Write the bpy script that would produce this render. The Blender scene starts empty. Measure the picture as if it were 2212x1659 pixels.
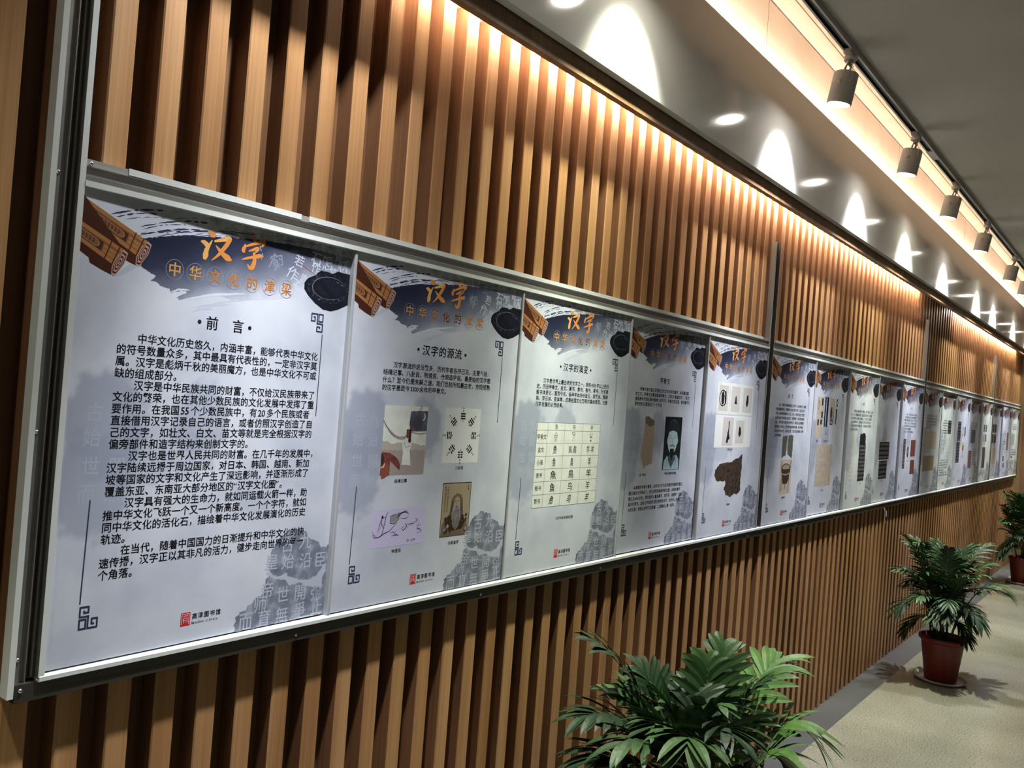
import bpy, bmesh, math, random
from mathutils import Vector, Matrix

scene = bpy.context.scene
COL = scene.collection
CAMZ = 1.59                      # height of the camera; most heights below are given relative to it

# ---------------------------------------------------------------- camera
th, pt, ro = 0.6539, 0.0105, 0.0773
F = Vector((math.cos(th)*math.cos(pt), math.sin(th)*math.cos(pt), math.sin(pt)))
r0 = Vector((math.sin(th), -math.cos(th), 0)); u0 = r0.cross(F)
cr = r0*math.cos(ro) + u0*math.sin(ro); cu = u0*math.cos(ro) - r0*math.sin(ro)
cam = bpy.data.cameras.new('camera'); cam.sensor_fit = 'HORIZONTAL'; cam.sensor_width = 36.0
cam.lens = 1850/2212*36.0; cam.clip_start = 0.05; cam.clip_end = 60
camo = bpy.data.objects.new('camera', cam); COL.objects.link(camo)
M = Matrix.Identity(4)
for i in range(3):
    M[i][0] = cr[i]; M[i][1] = cu[i]; M[i][2] = -F[i]
M[2][3] = CAMZ
camo.matrix_world = M
scene.camera = camo

# ---------------------------------------------------------------- world, exposure
w = bpy.data.worlds.new('hall_ambient'); scene.world = w; w.use_nodes = True
w.node_tree.nodes['Background'].inputs[0].default_value = (0.95, 0.97, 1.0, 1)
w.node_tree.nodes['Background'].inputs[1].default_value = 0.06
vs = scene.view_settings
vs.view_transform = 'Standard'; vs.look = 'None'; vs.gamma = 1; vs.exposure = 0.0
vs.use_curve_mapping = False
scene.render.film_transparent = False
scene.cycles.use_denoising = True
scene.cycles.max_bounces = 8

SPOT_W = 290.0; LENS_E = 95.0; LED_E = 270.0; COVE_E = 300.0
SPILL_W = 56.0; SPILL_HALF = 37.0; SPILL_TILT = 36.0; SPILL_BLEND = 0.8
SPOT_HALF = 26.0; SPOT_BLEND = 1.0; SPOT_TILT = 1.0

# ---------------------------------------------------------------- materials
MATS = {}
def mat(name, col=(.5,.5,.5), rough=.5, metal=0.0, spec=.5, emit=None, estr=0.0, coat=0.0):
    if name in MATS: return MATS[name]
    m = bpy.data.materials.new(name); m.use_nodes = True
    b = m.node_tree.nodes['Principled BSDF']
    b.inputs['Base Color'].default_value = (*col, 1); b.inputs['Roughness'].default_value = rough
    b.inputs['Metallic'].default_value = metal; b.inputs['Specular IOR Level'].default_value = spec
    if coat: b.inputs['Coat Weight'].default_value = coat; b.inputs['Coat Roughness'].default_value = .05
    if emit:
        b.inputs['Emission Color'].default_value = (*emit, 1); b.inputs['Emission Strength'].default_value = estr
    MATS[name] = m
    return m
def nt(m): return m.node_tree.nodes, m.node_tree.links, m.node_tree.nodes['Principled BSDF']
def noise_vec(m, scale, coord='Object'):
    N, L, b = nt(m)
    tc = N.new('ShaderNodeTexCoord'); mp = N.new('ShaderNodeMapping'); mp.inputs['Scale'].default_value = scale
    L.new(tc.outputs[coord], mp.inputs['Vector'])
    nz = N.new('ShaderNodeTexNoise'); nz.inputs['Scale'].default_value = 1; nz.inputs['Detail'].default_value = 4
    L.new(mp.outputs[0], nz.inputs['Vector'])
    return nz
def ramp(m, src, stops):
    N, L, b = nt(m)
    r = N.new('ShaderNodeValToRGB'); e = r.color_ramp.elements
    while len(e) < len(stops): e.new(.5)
    for k, (p, c) in enumerate(stops): e[k].position = p; e[k].color = (*c, 1)
    L.new(src, r.inputs[0]); return r
def mixc(m, fac, a, b_, mode='MIX'):
    N, L, b = nt(m)
    x = N.new('ShaderNodeMix'); x.data_type = 'RGBA'; x.blend_type = mode
    for s, v in ((0, fac), (6, a), (7, b_)):
        if isinstance(v, (int, float)): x.inputs[s].default_value = v
        elif isinstance(v, tuple): x.inputs[s].default_value = (*v, 1)
        else: L.new(v, x.inputs[s])
    return x.outputs[2]
def math_(m, op, a, b_=None, clamp=False):
    N, L, b = nt(m)
    x = N.new('ShaderNodeMath'); x.operation = op; x.use_clamp = clamp
    for s, v in ((0, a), (1, b_)):
        if v is None: continue
        if isinstance(v, (int, float)): x.inputs[s].default_value = v
        else: L.new(v, x.inputs[s])
    return x.outputs[0]

def wood(name, c1, c2, c3):
    m = mat(name, c2, rough=.42, spec=.35)
    N, L, b = nt(m)
    n1 = noise_vec(m, (13, 2, .35)); n1.inputs['Detail'].default_value = 1
    n2 = noise_vec(m, (160, 160, 2.2)); n2.inputs['Detail'].default_value = 6
    a = ramp(m, n1.outputs[0], [(.32, c1), (.5, c2), (.68, c3)])
    g = ramp(m, n2.outputs[0], [(.3, (.80, .76, .72)), (.65, (1.05, 1.03, 1.0))])
    L.new(mixc(m, 1.0, a.outputs[0], g.outputs[0], 'MULTIPLY'), b.inputs['Base Color'])
    bp = N.new('ShaderNodeBump'); bp.inputs['Strength'].default_value = .08; bp.inputs['Distance'].default_value = .002
    L.new(n2.outputs[0], bp.inputs['Height']); L.new(bp.outputs[0], b.inputs['Normal'])
    return m
SLAT = wood('slat_wood', (.36,.185,.075), (.43,.235,.102), (.495,.285,.132))
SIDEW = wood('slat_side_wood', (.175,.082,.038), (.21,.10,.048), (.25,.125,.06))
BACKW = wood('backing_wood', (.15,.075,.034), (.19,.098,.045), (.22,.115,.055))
FASCIA = wood('fascia_wood', (.25,.145,.078), (.31,.185,.10), (.37,.23,.13))
ENDW = wood('end_wall_wood', (.22,.14,.085), (.26,.165,.10), (.30,.19,.12))

def brushed(name, col, rough, axis, met=.85):
    m = mat(name, col, rough=rough, metal=met)
    N, L, b = nt(m)
    nz = noise_vec(m, axis); nz.inputs['Detail'].default_value = 5
    r = ramp(m, nz.outputs[0], [(.3, tuple(c*.78 for c in col)), (.7, tuple(min(1, c*1.15) for c in col))])
    L.new(r.outputs[0], b.inputs['Base Color'])
    return m
RAILM = brushed('brushed_aluminium', (.52,.50,.46), .38, (3, 200, 200), .45)
POSTM = brushed('brushed_aluminium_post', (.34,.32,.285), .36, (200, 200, 3), .7)
DARKM = brushed('reflection_dark_aluminium', (.13,.118,.10), .45, (3, 200, 200))  # same aluminium, with the dim room's dark reflection put into its colour
FILM = mat('white_protective_film', (.66,.69,.66), rough=.4)
STRIPM = mat('grey_joining_strip', (.40,.41,.43), rough=.3)
STEEL = mat('screw_steel', (.75,.74,.73), rough=.25, metal=1)
SCREWHOLE = mat('screw_socket', (.03,.03,.03), rough=.6)

PANEL = mat('glossy_grey_panel', (.76,.755,.72), rough=.10, spec=.8)
PEACH = mat('peach_painted_face', (.80,.60,.46), rough=.6)
nzp = noise_vec(PEACH, (5, 5, 5)); _N, _L, _b = nt(PEACH)
_L.new(ramp(PEACH, nzp.outputs[0], [(.35, (.80,.66,.54)), (.65, (.86,.73,.61))]).outputs[0], _b.inputs['Base Color'])
LIP = mat('grey_lip_paint', (.56,.51,.47), rough=.6)
SEAM = mat('panel_joint', (.20,.15,.12), rough=.8)
CEIL = mat('ceiling_paint', (.60,.57,.52), rough=.8)
nzc = noise_vec(CEIL, (2, 2, 2)); _N, _L, _b = nt(CEIL)
_L.new(ramp(CEIL, nzc.outputs[0], [(.35, (.48,.455,.41)), (.65, (.53,.50,.455))]).outputs[0], _b.inputs['Base Color'])
WHITEP = mat('cove_white', (.75,.72,.68), rough=.7)

def stone(name, a, b2, c, rough, sc=1.0):
    m = mat(name, b2, rough=rough, spec=.5)
    N, L, b = nt(m)
    big = noise_vec(m, (1.6*sc, 1.6*sc, 1.6*sc)); big.inputs['Detail'].default_value = 5
    fine = noise_vec(m, (120*sc, 120*sc, 120*sc)); fine.inputs['Detail'].default_value = 3
    r1 = ramp(m, big.outputs[0], [(.34, a), (.5, b2), (.66, c)])
    r2 = ramp(m, fine.outputs[0], [(.34, (.58, .57, .54)), (.48, (.98, .98, .98)), (.68, (1.20, 1.19, 1.15))])
    L.new(mixc(m, 1.0, r1.outputs[0], r2.outputs[0], 'MULTIPLY'), b.inputs['Base Color'])
    return m
FLOOR = stone('beige_granite_floor', (.205,.200,.150), (.255,.248,.190), (.30,.293,.232), .19)
GREY = stone('grey_granite_border', (.070,.073,.076), (.086,.089,.092), (.102,.105,.108), .35, 1.3)

LAMPW = mat('lamp_grey_white_paint', (.54,.51,.46), rough=.45)
TRACKM = mat('track_aluminium', (.45,.43,.40), rough=.45, metal=.3)
BLACK = mat('track_slot_black', (.012,.011,.010), rough=.5)
LENS = {c: mat('lamp_lens_'+c, (.8,.8,.8), emit=e, estr=LENS_E) for c, e in
        (('cool', (1,.93,.86)), ('green', (1,.95,.80)))}
LEDM = mat('led_strip_glow', (.9,.8,.7), emit=(1.0,.84,.70), estr=LED_E)
COVEM = mat('cove_strip_glow', (.9,.8,.7), emit=(1.0,.86,.70), estr=COVE_E)
POT = mat('dark_red_plastic_pot', (.15,.016,.010), rough=.45)
SOIL = mat('potting_soil', (.03,.02,.014), rough=.95)
SAUCER = mat('grey_plastic_saucer', (.36,.345,.33), rough=.45)
STEMM = mat('palm_cane', (.06,.085,.03), rough=.55)
def leafmat(name, a, b2, c):
    m = mat(name, b2, rough=.50, spec=.38)
    nz = noise_vec(m, (9, 9, 9)); N, L, b = nt(m)
    L.new(ramp(m, nz.outputs[0], [(.35, a), (.5, b2), (.68, c)]).outputs[0], b.inputs['Base Color'])
    return m
LEAVES = [leafmat('palm_leaf_deep', (.008,.022,.009), (.013,.034,.013), (.020,.049,.018)),
          leafmat('palm_leaf_mid', (.018,.046,.014), (.029,.070,.020), (.046,.098,.028)),
          leafmat('palm_leaf_fresh', (.04,.095,.020), (.062,.14,.03), (.09,.18,.042))]

# print colours
def flat(name, c, rough=.42): return mat('print_'+name, c, rough=rough, spec=.3)
INKBLK = flat('black', (.012,.013,.02)); NAVY = flat('navy', (.030,.036,.082)); WHITE = flat('white', (.74,.75,.75))
ORANGE = flat('orange', (.62,.235,.055)); GOLD = flat('gold', (.70,.36,.10)); RING = flat('ring_grey', (.27,.30,.40))
CREAM = flat('cream', (.70,.72,.665)); TAN = flat('tan', (.36,.285,.205)); SAND = flat('sand', (.49,.425,.345)); RED = flat('seal_red', (.50,.02,.018))
BROWN = flat('brown', (.052,.036,.026)); DKBROWN = flat('dark_brown', (.05,.025,.015)); LILAC = flat('lilac', (.58,.53,.74))
STEELB = flat('slate', (.09,.10,.13)); TEAL = flat('teal', (.33,.50,.55)); GREYP = flat('mid_grey', (.30,.30,.31)); BRICK = flat('brick', (.18,.055,.045))
SCROLL = [flat('bamboo_light', (.37,.165,.055)), flat('bamboo_mid', (.235,.098,.036)), flat('bamboo_dark', (.060,.018,.009)), flat('bamboo_line', (.060,.022,.011)),
          flat('bamboo_edge', (.50,.32,.26))]
TREE = flat('tree_slate', (.235,.25,.315))
_n = noise_vec(TREE, (34, 34, 34)); _n.inputs['Detail'].default_value = 6; _N, _L, _b = nt(TREE)
_L.new(ramp(TREE, _n.outputs[0], [(.34, (.135,.148,.20)), (.52, (.215,.232,.295)), (.68, (.36,.385,.46))]).outputs[0], _b.inputs['Base Color']); GHOST = flat('ghost_white', (.46,.49,.575)); GHOST2 = flat('ghost_faint', (.52,.55,.645)); FAINT = flat('ghost_fainter', (.405,.435,.52)); GHOSTN = flat('ghost_on_ink', (.23,.26,.36)); GHOSTM = flat('ghost_mid', (.36,.38,.46))
STONEK = flat('inkstone_black', (.010,.011,.018), .3); STONEB = flat('inkstone_pool', (.013,.014,.024), .35); STONEH = flat('inkstone_glint', (.15,.155,.19))
def mottle(m, sc, k):
    nz = noise_vec(m, (sc, sc, sc)); nz.inputs['Detail'].default_value = 6; N, L, b = nt(m)
    c = tuple(b.inputs['Base Color'].default_value)[:3]
    L.new(ramp(m, nz.outputs[0], [(.32, tuple(v*(1-k) for v in c)), (.5, c), (.68, tuple(v*(1+k) for v in c))]).outputs[0], b.inputs['Base Color'])
for _m, _s, _k in ((BROWN, 70, .75), (SAND, 40, .16), (TAN, 50, .22), (BRICK, 60, .35), (STEELB, 60, .4), (TEAL, 30, .3), (GREYP, 60, .35), (CREAM, 30, .07)): mottle(_m, _s, _k)
YELL = flat('old_gold', (.50,.42,.16))
SHADEP = flat('paper_shade', (.47,.52,.60))

def ink_material():
    m = mat('print_ink_wash', (.03,.04,.1), rough=.42, spec=.3)
    N, L, b = nt(m)
    tc = N.new('ShaderNodeTexCoord'); sx = N.new('ShaderNodeSeparateXYZ'); L.new(tc.outputs['Object'], sx.inputs[0])
    t = math_(m, 'ADD', math_(m, 'MULTIPLY', sx.outputs[0], 0.27), math_(m, 'MULTIPLY', sx.outputs[2], -0.9))
    nz = noise_vec(m, (14, 14, 14))
    t = math_(m, 'ADD', t, math_(m, 'MULTIPLY', math_(m, 'SUBTRACT', nz.outputs[0], .5), .05))
    t = math_(m, 'MULTIPLY', t, 4.0)           # 0.25 m of travel -> 0..1
    r = ramp(m, t, [(.42, (.014,.018,.040)), (.58, (.034,.040,.076)), (.76, (.20,.22,.29)), (.90, (.55,.58,.66))])
    L.new(r.outputs[0], b.inputs['Base Color'])
    return m
INK = ink_material()

def paper_material():
    m = mat('print_paper', (.66,.69,.78), rough=.40, spec=.35)
    N, L, b = nt(m)
    tc = N.new('ShaderNodeTexCoord')
    big = noise_vec(m, (5, 5, 5)); fine = noise_vec(m, (26, 26, 26)); fine.inputs['Detail'].default_value = 6
    base = ramp(m, big.outputs[0], [(.34, (.47,.50,.585)), (.5, (.575,.605,.68)), (.66, (.645,.67,.73))]).outputs[0]
    def blob(cx, cy, rx, ry, rough_amt, lo, hi):
        mp = N.new('ShaderNodeMapping'); mp.vector_type = 'POINT'
        mp.inputs['Location'].default_value = (-cx/rx, 0, cy/ry); mp.inputs['Scale'].default_value = (1000/rx, 0, 1000/ry)
        L.new(tc.outputs['Object'], mp.inputs['Vector'])
        ln = N.new('ShaderNodeVectorMath'); ln.operation = 'LENGTH'; L.new(mp.outputs[0], ln.inputs[0])
        d = math_(m, 'ADD', ln.outputs['Value'], math_(m, 'MULTIPLY', math_(m, 'SUBTRACT', fine.outputs[0], .5), rough_amt))
        mr = N.new('ShaderNodeMapRange'); mr.interpolation_type = 'SMOOTHSTEP'; mr.inputs[1].default_value = lo; mr.inputs[2].default_value = hi
        mr.inputs[3].default_value = 1; mr.inputs[4].default_value = 0; L.new(d, mr.inputs[0]); return mr.outputs[0]
    c = base
    for (cx, cy, rx, ry, s) in ((70, 390, 78, 95, .80), (255, 385, 62, 78, .66), (50, 500, 80, 95, .70), (160, 440, 120, 60, .36)):
        k = math_(m, 'MULTIPLY', blob(cx, cy, rx, ry, 1.0, .72, 1.12), s)
        c = mixc(m, k, c, (.30,.33,.42))
    k = math_(m, 'MULTIPLY', blob(520, -20, 330, 95, 1.4, .7, 1.25), .75)
    rock = noise_vec(m, (48, 48, 48)); rock.inputs['Detail'].default_value = 7
    rk = ramp(m, rock.outputs[0], [(.38, (.16,.16,.18)), (.5, (.34,.34,.36)), (.62, (.56,.56,.58))]).outputs[0]
    c = mixc(m, k, c, rk)
    k = math_(m, 'MULTIPLY', blob(330, 790, 480, 150, .5, .4, 1.2), .10)
    c = mixc(m, k, c, (.40,.42,.50))
    L.new(c, b.inputs['Base Color'])
    return m
PAPER = paper_material()

# ---------------------------------------------------------------- object helpers
def link(name, me, parent=None, loc=(0,0,0), rot=(0,0,0)):
    o = bpy.data.objects.new(name, me); COL.objects.link(o); o.location = loc; o.rotation_euler = rot
    if parent: o.parent = parent
    return o
def thing(name, label, cat, loc=(0,0,0), group=None):
    o = bpy.data.objects.new(name, None); COL.objects.link(o); o.empty_display_size = .05
    o.location = loc; o['label'] = label; o['category'] = cat
    if group: o['group'] = group
    return o
def tag(o, label, cat, group=None):
    o['label'] = label; o['category'] = cat
    if group: o['group'] = group
    return o
def structure(o, label, cat):
    o['kind'] = 'structure'; o['label'] = label; o['category'] = cat; return o

class MB:
    """collects geometry; build() links it as one mesh object"""
    def __init__(s): s.v = []; s.f = []; s.m = []; s.mats = []
    def mi(s, m):
        if m not in s.mats: s.mats.append(m)
        return s.mats.index(m)
    def face(s, pts, m):
        b = len(s.v); s.v += [tuple(p) for p in pts]; s.f.append(tuple(range(b, b+len(pts)))); s.m.append(s.mi(m))
    def box(s, lo, hi, m):
        x0,y0,z0 = lo; x1,y1,z1 = hi; b = len(s.v); k = s.mi(m)
        s.v += [(x0,y0,z0),(x1,y0,z0),(x1,y1,z0),(x0,y1,z0),(x0,y0,z1),(x1,y0,z1),(x1,y1,z1),(x0,y1,z1)]
        for q in ((0,3,2,1),(4,5,6,7),(0,1,5,4),(1,2,6,5),(2,3,7,6),(3,0,4,7)):
            s.f.append(tuple(b+i for i in q)); s.m.append(k)
    def cbox(s, lo, hi, m, c=.002, side=None):
        """box with its four upright (z) edges chamfered"""
        x0,y0,z0 = lo; x1,y1,z1 = hi
        pr = [(x0+c,y0),(x1-c,y0),(x1,y0+c),(x1,y1),(x0,y1),(x0,y0+c)]
        b = len(s.v); k = s.mi(m); n = len(pr)
        s.v += [(x,y,z0) for x,y in pr]+[(x,y,z1) for x,y in pr]
        s.f.append(tuple(b+i for i in reversed(range(n)))); s.f.append(tuple(b+n+i for i in range(n))); s.m += [k,k]
        for i in range(n):
            j = (i+1) % n; s.f.append((b+i,b+j,b+n+j,b+n+i)); s.m.append(s.mi(side) if side and i in (2, 4) else k)
    def prism(s, prof, mats, fn, a, b_):
        """closed profile [(p,q)] swept from a to b_; fn(p,q,t)->xyz; mats: one per profile edge"""
        n = len(prof); b = len(s.v)
        s.v += [fn(p,q,a) for p,q in prof] + [fn(p,q,b_) for p,q in prof]
        for i in range(n):
            j = (i+1) % n; s.f.append((b+i,b+j,b+n+j,b+n+i)); s.m.append(s.mi(mats[i] if isinstance(mats, list) else mats))
        k = s.mi(mats[0] if isinstance(mats, list) else mats)
        s.f.append(tuple(b+i for i in reversed(range(n)))); s.f.append(tuple(b+n+i for i in range(n))); s.m += [k,k]
    def lathe(s, prof, m, seg=32, mtx=None):
        b = len(s.v); k = s.mi(m); n = len(prof)
        for r, z in prof:
            for i in range(seg):
                a = 2*math.pi*i/seg; p = Vector((r*math.cos(a), r*math.sin(a), z)); s.v.append(tuple(mtx @ p if mtx else p))
        for q in range(n-1):
            for i in range(seg):
                j = (i+1) % seg; s.f.append((b+q*seg+i, b+q*seg+j, b+(q+1)*seg+j, b+(q+1)*seg+i)); s.m.append(k)
    def disc(s, r, z, m, seg=32, mtx=None, flip=False):
        pts = [Vector((r*math.cos(2*math.pi*i/seg), r*math.sin(2*math.pi*i/seg), z)) for i in range(seg)]
        if flip: pts.reverse()
        s.face([tuple(mtx @ p if mtx else p) for p in pts], m)
    def tube(s, pts, r, m, seg=6):
        P = [Vector(p) for p in pts]; k = s.mi(m); b = len(s.v)
        R = r if isinstance(r, (list, tuple)) else [r]*len(P)
        for i, p in enumerate(P):
            d = (P[min(i+1, len(P)-1)] - P[max(i-1, 0)]).normalized()
            ref = Vector((0,0,1)) if abs(d.z) < .9 else Vector((1,0,0))
            x = d.cross(ref).normalized(); y = d.cross(x)
            for a in range(seg):
                t = 2*math.pi*a/seg; s.v.append(tuple(p + (x*math.cos(t)+y*math.sin(t))*R[i]))
        for i in range(len(P)-1):
            for a in range(seg):
                c = (a+1) % seg; s.f.append((b+i*seg+a, b+i*seg+c, b+(i+1)*seg+c, b+(i+1)*seg+a)); s.m.append(k)
        s.f.append(tuple(b+a for a in reversed(range(seg)))); s.f.append(tuple(b+(len(P)-1)*seg+a for a in range(seg))); s.m += [k,k]
    def mesh(s, name, smooth=False, fix=True):
        me = bpy.data.meshes.new(name); me.from_pydata(s.v, [], s.f)
        for m in s.mats: me.materials.append(m)
        me.polygons.foreach_set('material_index', s.m)
        if fix:
            bm = bmesh.new(); bm.from_mesh(me); bmesh.ops.recalc_face_normals(bm, faces=bm.faces); bm.to_mesh(me); bm.free()
        if smooth: me.polygons.foreach_set('use_smooth', [True]*len(me.polygons))
        me.update(); return me
    def build(s, name, parent=None, loc=(0,0,0), rot=(0,0,0), smooth=False):
        return link(name, s.mesh(name, smooth), parent, loc, rot)

# ================================================================ SETTING
XA, XB = -2.2, 12.06            # extent along the wall
ZC = CAMZ + 1.39                # ceiling
SF, SBK = 1.432, 1.478          # slat front, backing board

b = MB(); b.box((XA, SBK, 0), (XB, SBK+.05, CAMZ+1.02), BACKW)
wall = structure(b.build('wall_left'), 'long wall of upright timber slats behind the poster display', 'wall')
edges = [.699 + .0879*k for k in range(-33, 30)] + [3.2512 + .0866*k for k in range(1, 5)]
e = 3.881 - 3*.0866 + .03
edges += [3.684]
x = 3.7944
while x < XB - .05: edges.append(x); x += .0866
b = MB()
for x in edges:
    if x < XA: continue
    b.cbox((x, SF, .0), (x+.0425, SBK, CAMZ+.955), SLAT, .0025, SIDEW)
b.build('slat_cladding', wall)

b = MB(); b.box((XA, -5.0, -.06), (XB+1.5, 1.285, 0), FLOOR)
for yj in (.30, -.5, -1.3): b.box((XA, yj-.0012, -.001), (XB+1.5, yj+.0012, .0004), SEAM)
fl = structure(b.build('floor'), 'speckled beige polished granite floor of the corridor', 'floor')
b = MB(); b.box((XA, 1.285, -.06), (XB+1.5, SBK+.05, .0), GREY)
structure(b.build('trim_1'), 'grey granite border strip running along the foot of the slat wall', 'floor border')
b = MB(); b.box((XA, -5.0, ZC), (XB+1.5, 1.036, ZC+.355), CEIL)
structure(b.build('ceiling'), 'plain grey painted ceiling over the corridor', 'ceiling')
b = MB(); b.box((XA, 1.26, CAMZ+.903), (XB, 1.285, CAMZ+1.312), PANEL)
structure(b.build('wall_upper'), 'glossy grey upper wall panel mirroring the spotlights', 'wall panel')
b = MB(); b.box((XA, 1.42, CAMZ+.99), (XB, 1.50, ZC+.355), PEACH)
b.box((XA, 1.036, ZC+.347), (XB, 1.42, ZC+.355), PEACH)
for xs in (1.2, 3.42, 5.64, 7.86, 10.08): b.box((xs, 1.4192, CAMZ+1.2), (xs+.0018, 1.421, ZC+.347), SEAM)
b.box((XA, 1.417, ZC+.343), (XB, 1.421, ZC+.348), SEAM)
b.box((XA, 1.330, ZC+.3455), (XB, 1.334, ZC+.348), SEAM)
structure(b.build('trim_2'), 'peach painted recess in the ceiling above the glossy panel', 'cove')
b = MB(); b.box((XA, 1.29, CAMZ+.858), (XB, 1.312, CAMZ+.957), FASCIA)
structure(b.build('trim_3'), 'brown wooden fascia board hiding the light strips over the slats', 'fascia')
b = MB(); b.box((XA, 1.285, CAMZ+.958), (XB, SBK, CAMZ+.985), WHITEP)
structure(b.build('trim_4'), 'white soffit board closing the light cove above the slats', 'soffit')
b = MB(); b.box((XB, -5.0, 0), (XB+.06, SBK+.05, ZC), ENDW)
b.box((XB-.045, 1.385, 0), (XB, SBK, CAMZ+.9), FASCIA)
structure(b.build('wall_end'), 'dark timber wall closing the far end of the corridor', 'wall')

# ================================================================ LIGHT STRIPS
for xa, xb, yy, hh, em, sg, lab in ((1.30, 6.47, 1.392, .947, LEDM, (-.007,.007), 'warm light strip glowing behind the fascia over the nearer display bays'),
                    (7.68, 11.35, 1.392, .947, LEDM, (-.007,.007), 'warm light strip glowing behind the fascia over the far display bays'),
    (2.3, 11.9, 1.316, 1.357, COVEM, (-.365,.007), 'warm light strip glowing up the peach recess behind the glossy panel')):
    t = thing('led_strip', lab, 'light strip', (xa, yy, CAMZ+hh), 'hidden light strips')
    b = MB()
    b.box((0,.000,-.005), (xb-xa,.0015,.005), em)         # flat strip facing the slats or the recess wall
    b.build('glow_tape', t)
    b = MB(); b.box((-.01,-.012,sg[0]), (xb-xa+.01,0,sg[1]), WHITEP); b.build('mounting_channel', t)

# ================================================================ TRACK AND SPOTLIGHTS
TY, TZ = 1.014, CAMZ + 1.366
tr = thing('lighting_track', 'long grey ceiling track with a black slot carrying the row of spotlights', 'lighting track', (XA+.1, TY, TZ))
Lt = XB - XA - .2
b = MB()
pr = [(-.018,0),(-.018,.0235),(.018,.0235),(.018,0),(.0105,0),(.0105,.010),(-.0105,.010),(-.0105,0)]
b.prism(pr, [TRACKM]*4 + [BLACK]*3 + [TRACKM], lambda p,q,t: (t,p,q), 0, Lt); b.build('track_body', tr)
for xj in (1.62, 4.68, 7.75, 10.8):
    b = MB(); b.box((xj-.075-XA-.1, -.0185, -.0015), (xj+.075-XA-.1, .0185, .006), TRACKM); b.build('joint_cover', tr)

def lamp_meshes(col):
    R = Matrix.Rotation(math.radians(10), 4, 'X')       # head leans towards the wall
    T = Matrix.Translation((0, .010, -.072)) @ R
    out = {}
    b = MB(); b.box((-.045,-.013,-.012), (.045,.013,.004), LAMPW); b.lathe([(0,-.030),(.020,-.030),(.023,-.026),(.023,-.014),(.019,-.012)], LAMPW, 20)
    b.lathe([(0,-.040),(.012,-.040),(.012,-.030)], LAMPW, 14); out['adapter'] = b.mesh('adapter', False)
    b = MB()
    for s in (-1, 1):
        b.tube([(s*.008,0,-.036), (s*.020,.002,-.044), (s*.024,.008,-.062), (s*.024,.012,-.078)], .0042, LAMPW, 8)
    b.tube([(-.02,.002,-.044), (.02,.002,-.044)], .004, LAMPW, 8); out['bracket'] = b.mesh('bracket', True)
    b = MB()
    b.lathe([(0,0),(.040,0),(.0445,-.004),(.0450,-.010),(.0450,-.116),(.0435,-.119),(.0405,-.1195),(.0395,-.112)], LAMPW, 40, T)
    out['lamp_body'] = b.mesh('lamp_body', False)
    for p in out['lamp_body'].polygons: p.use_smooth = True
    b = MB(); b.lathe([(.0395,-.112),(.0300,-.108),(.0285,-.110)], STEEL, 40, T); out['reflector'] = b.mesh('reflector', True)
    b = MB(); b.disc(.0400, -.1135, LENS[col], 40, T, True); out['lens'] = b.mesh('lens', False, False)
    b = MB(); b.lathe([(0,.008),(.006,.007),(.008,.004),(.008,0)], LAMPW, 14, T @ Matrix.Translation((-.044,0,-.045)) @ Matrix.Rotation(-math.pi/2, 4, 'Y'))
    out['pivot_knob'] = b.mesh('pivot_knob', True)
    b = MB(); b.tube([(.022,0,-.030),(.034,-.002,-.040),(.030,.004,-.056),(.014,.010,-.066),(.010,.012,-.074)], .0018, LAMPW, 6)
    b.tube([(-.020,-.004,-.030),(-.030,-.014,-.050),(-.038,-.024,-.085),(-.036,-.020,-.112),(-.0375,-.010,-.118)], .0014, LAMPW, 6); out['cable'] = b.mesh('cable', True)
    return out
LM = {c: lamp_meshes(c) for c in ('cool', 'green')}
TINT = {'cool': (.93,.955,1.0), 'green': (.95,1.0,.83)}
lamps = [(-.99,'cool','track spotlight before the first poster, out of the picture'), (.01,'green','track spotlight before the first poster, out of the picture'),
  (1.05,'cool','track spotlight above the foreword poster'),
  (2.055,'green','track spotlight mirrored as the nearest ring of light in the glossy panel'),
  (3.245,'cool','nearest visible white track spotlight, largest at the top right'),
  (4.305,'cool','second visible white track spotlight from the nearest one'),
  (5.28,'green','third visible white track spotlight, middle of the receding row'),
  (6.35,'cool','fourth visible white track spotlight of the receding row'),
  (7.65,'green','farthest visible white track spotlight, at the right picture edge'),
  (8.47,'cool','track spotlight mirrored as the seventh ring of light in the panel'),
  (9.71,'green','track spotlight mirrored as the farthest ring of light in the panel'),
  (10.75,'cool','track spotlight over the far palm, beyond the mirrored rings'), (11.6,'green','track spotlight next to the dark end wall')]
for lx, c, lab in lamps:
    t = thing('track_spotlight', lab, 'spotlight', (lx, TY, TZ), 'spotlights on the ceiling track')
    head = link('lamp_body', LM[c]['lamp_body'], t)
    for nm, me in LM[c].items():
        if nm != 'lamp_body': link(nm, me, head if nm in ('lens', 'reflector', 'pivot_knob') else t)
    ld = bpy.data.lights.new('spot_beam', 'SPOT'); ld.energy = SPOT_W; ld.color = TINT[c]; ld.shadow_soft_size = .03
    ld.spot_size = math.radians(2*SPOT_HALF); ld.spot_blend = SPOT_BLEND
    lo = bpy.data.objects.new('spot_beam', ld); COL.objects.link(lo); lo.parent = t
    lo.location = (0, .034, -.196); lo.rotation_euler = (math.radians(SPOT_TILT), 0, 0)
    ld = bpy.data.lights.new('spot_spill', 'SPOT'); ld.energy = SPILL_W; ld.color = TINT[c]; ld.shadow_soft_size = .03
    ld.spot_size = math.radians(2*SPILL_HALF); ld.spot_blend = SPILL_BLEND
    lo = bpy.data.objects.new('spot_spill', ld); COL.objects.link(lo); lo.parent = t
    lo.location = (0, .034, -.196); lo.rotation_euler = (math.radians(SPILL_TILT), 0, 0)

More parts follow.
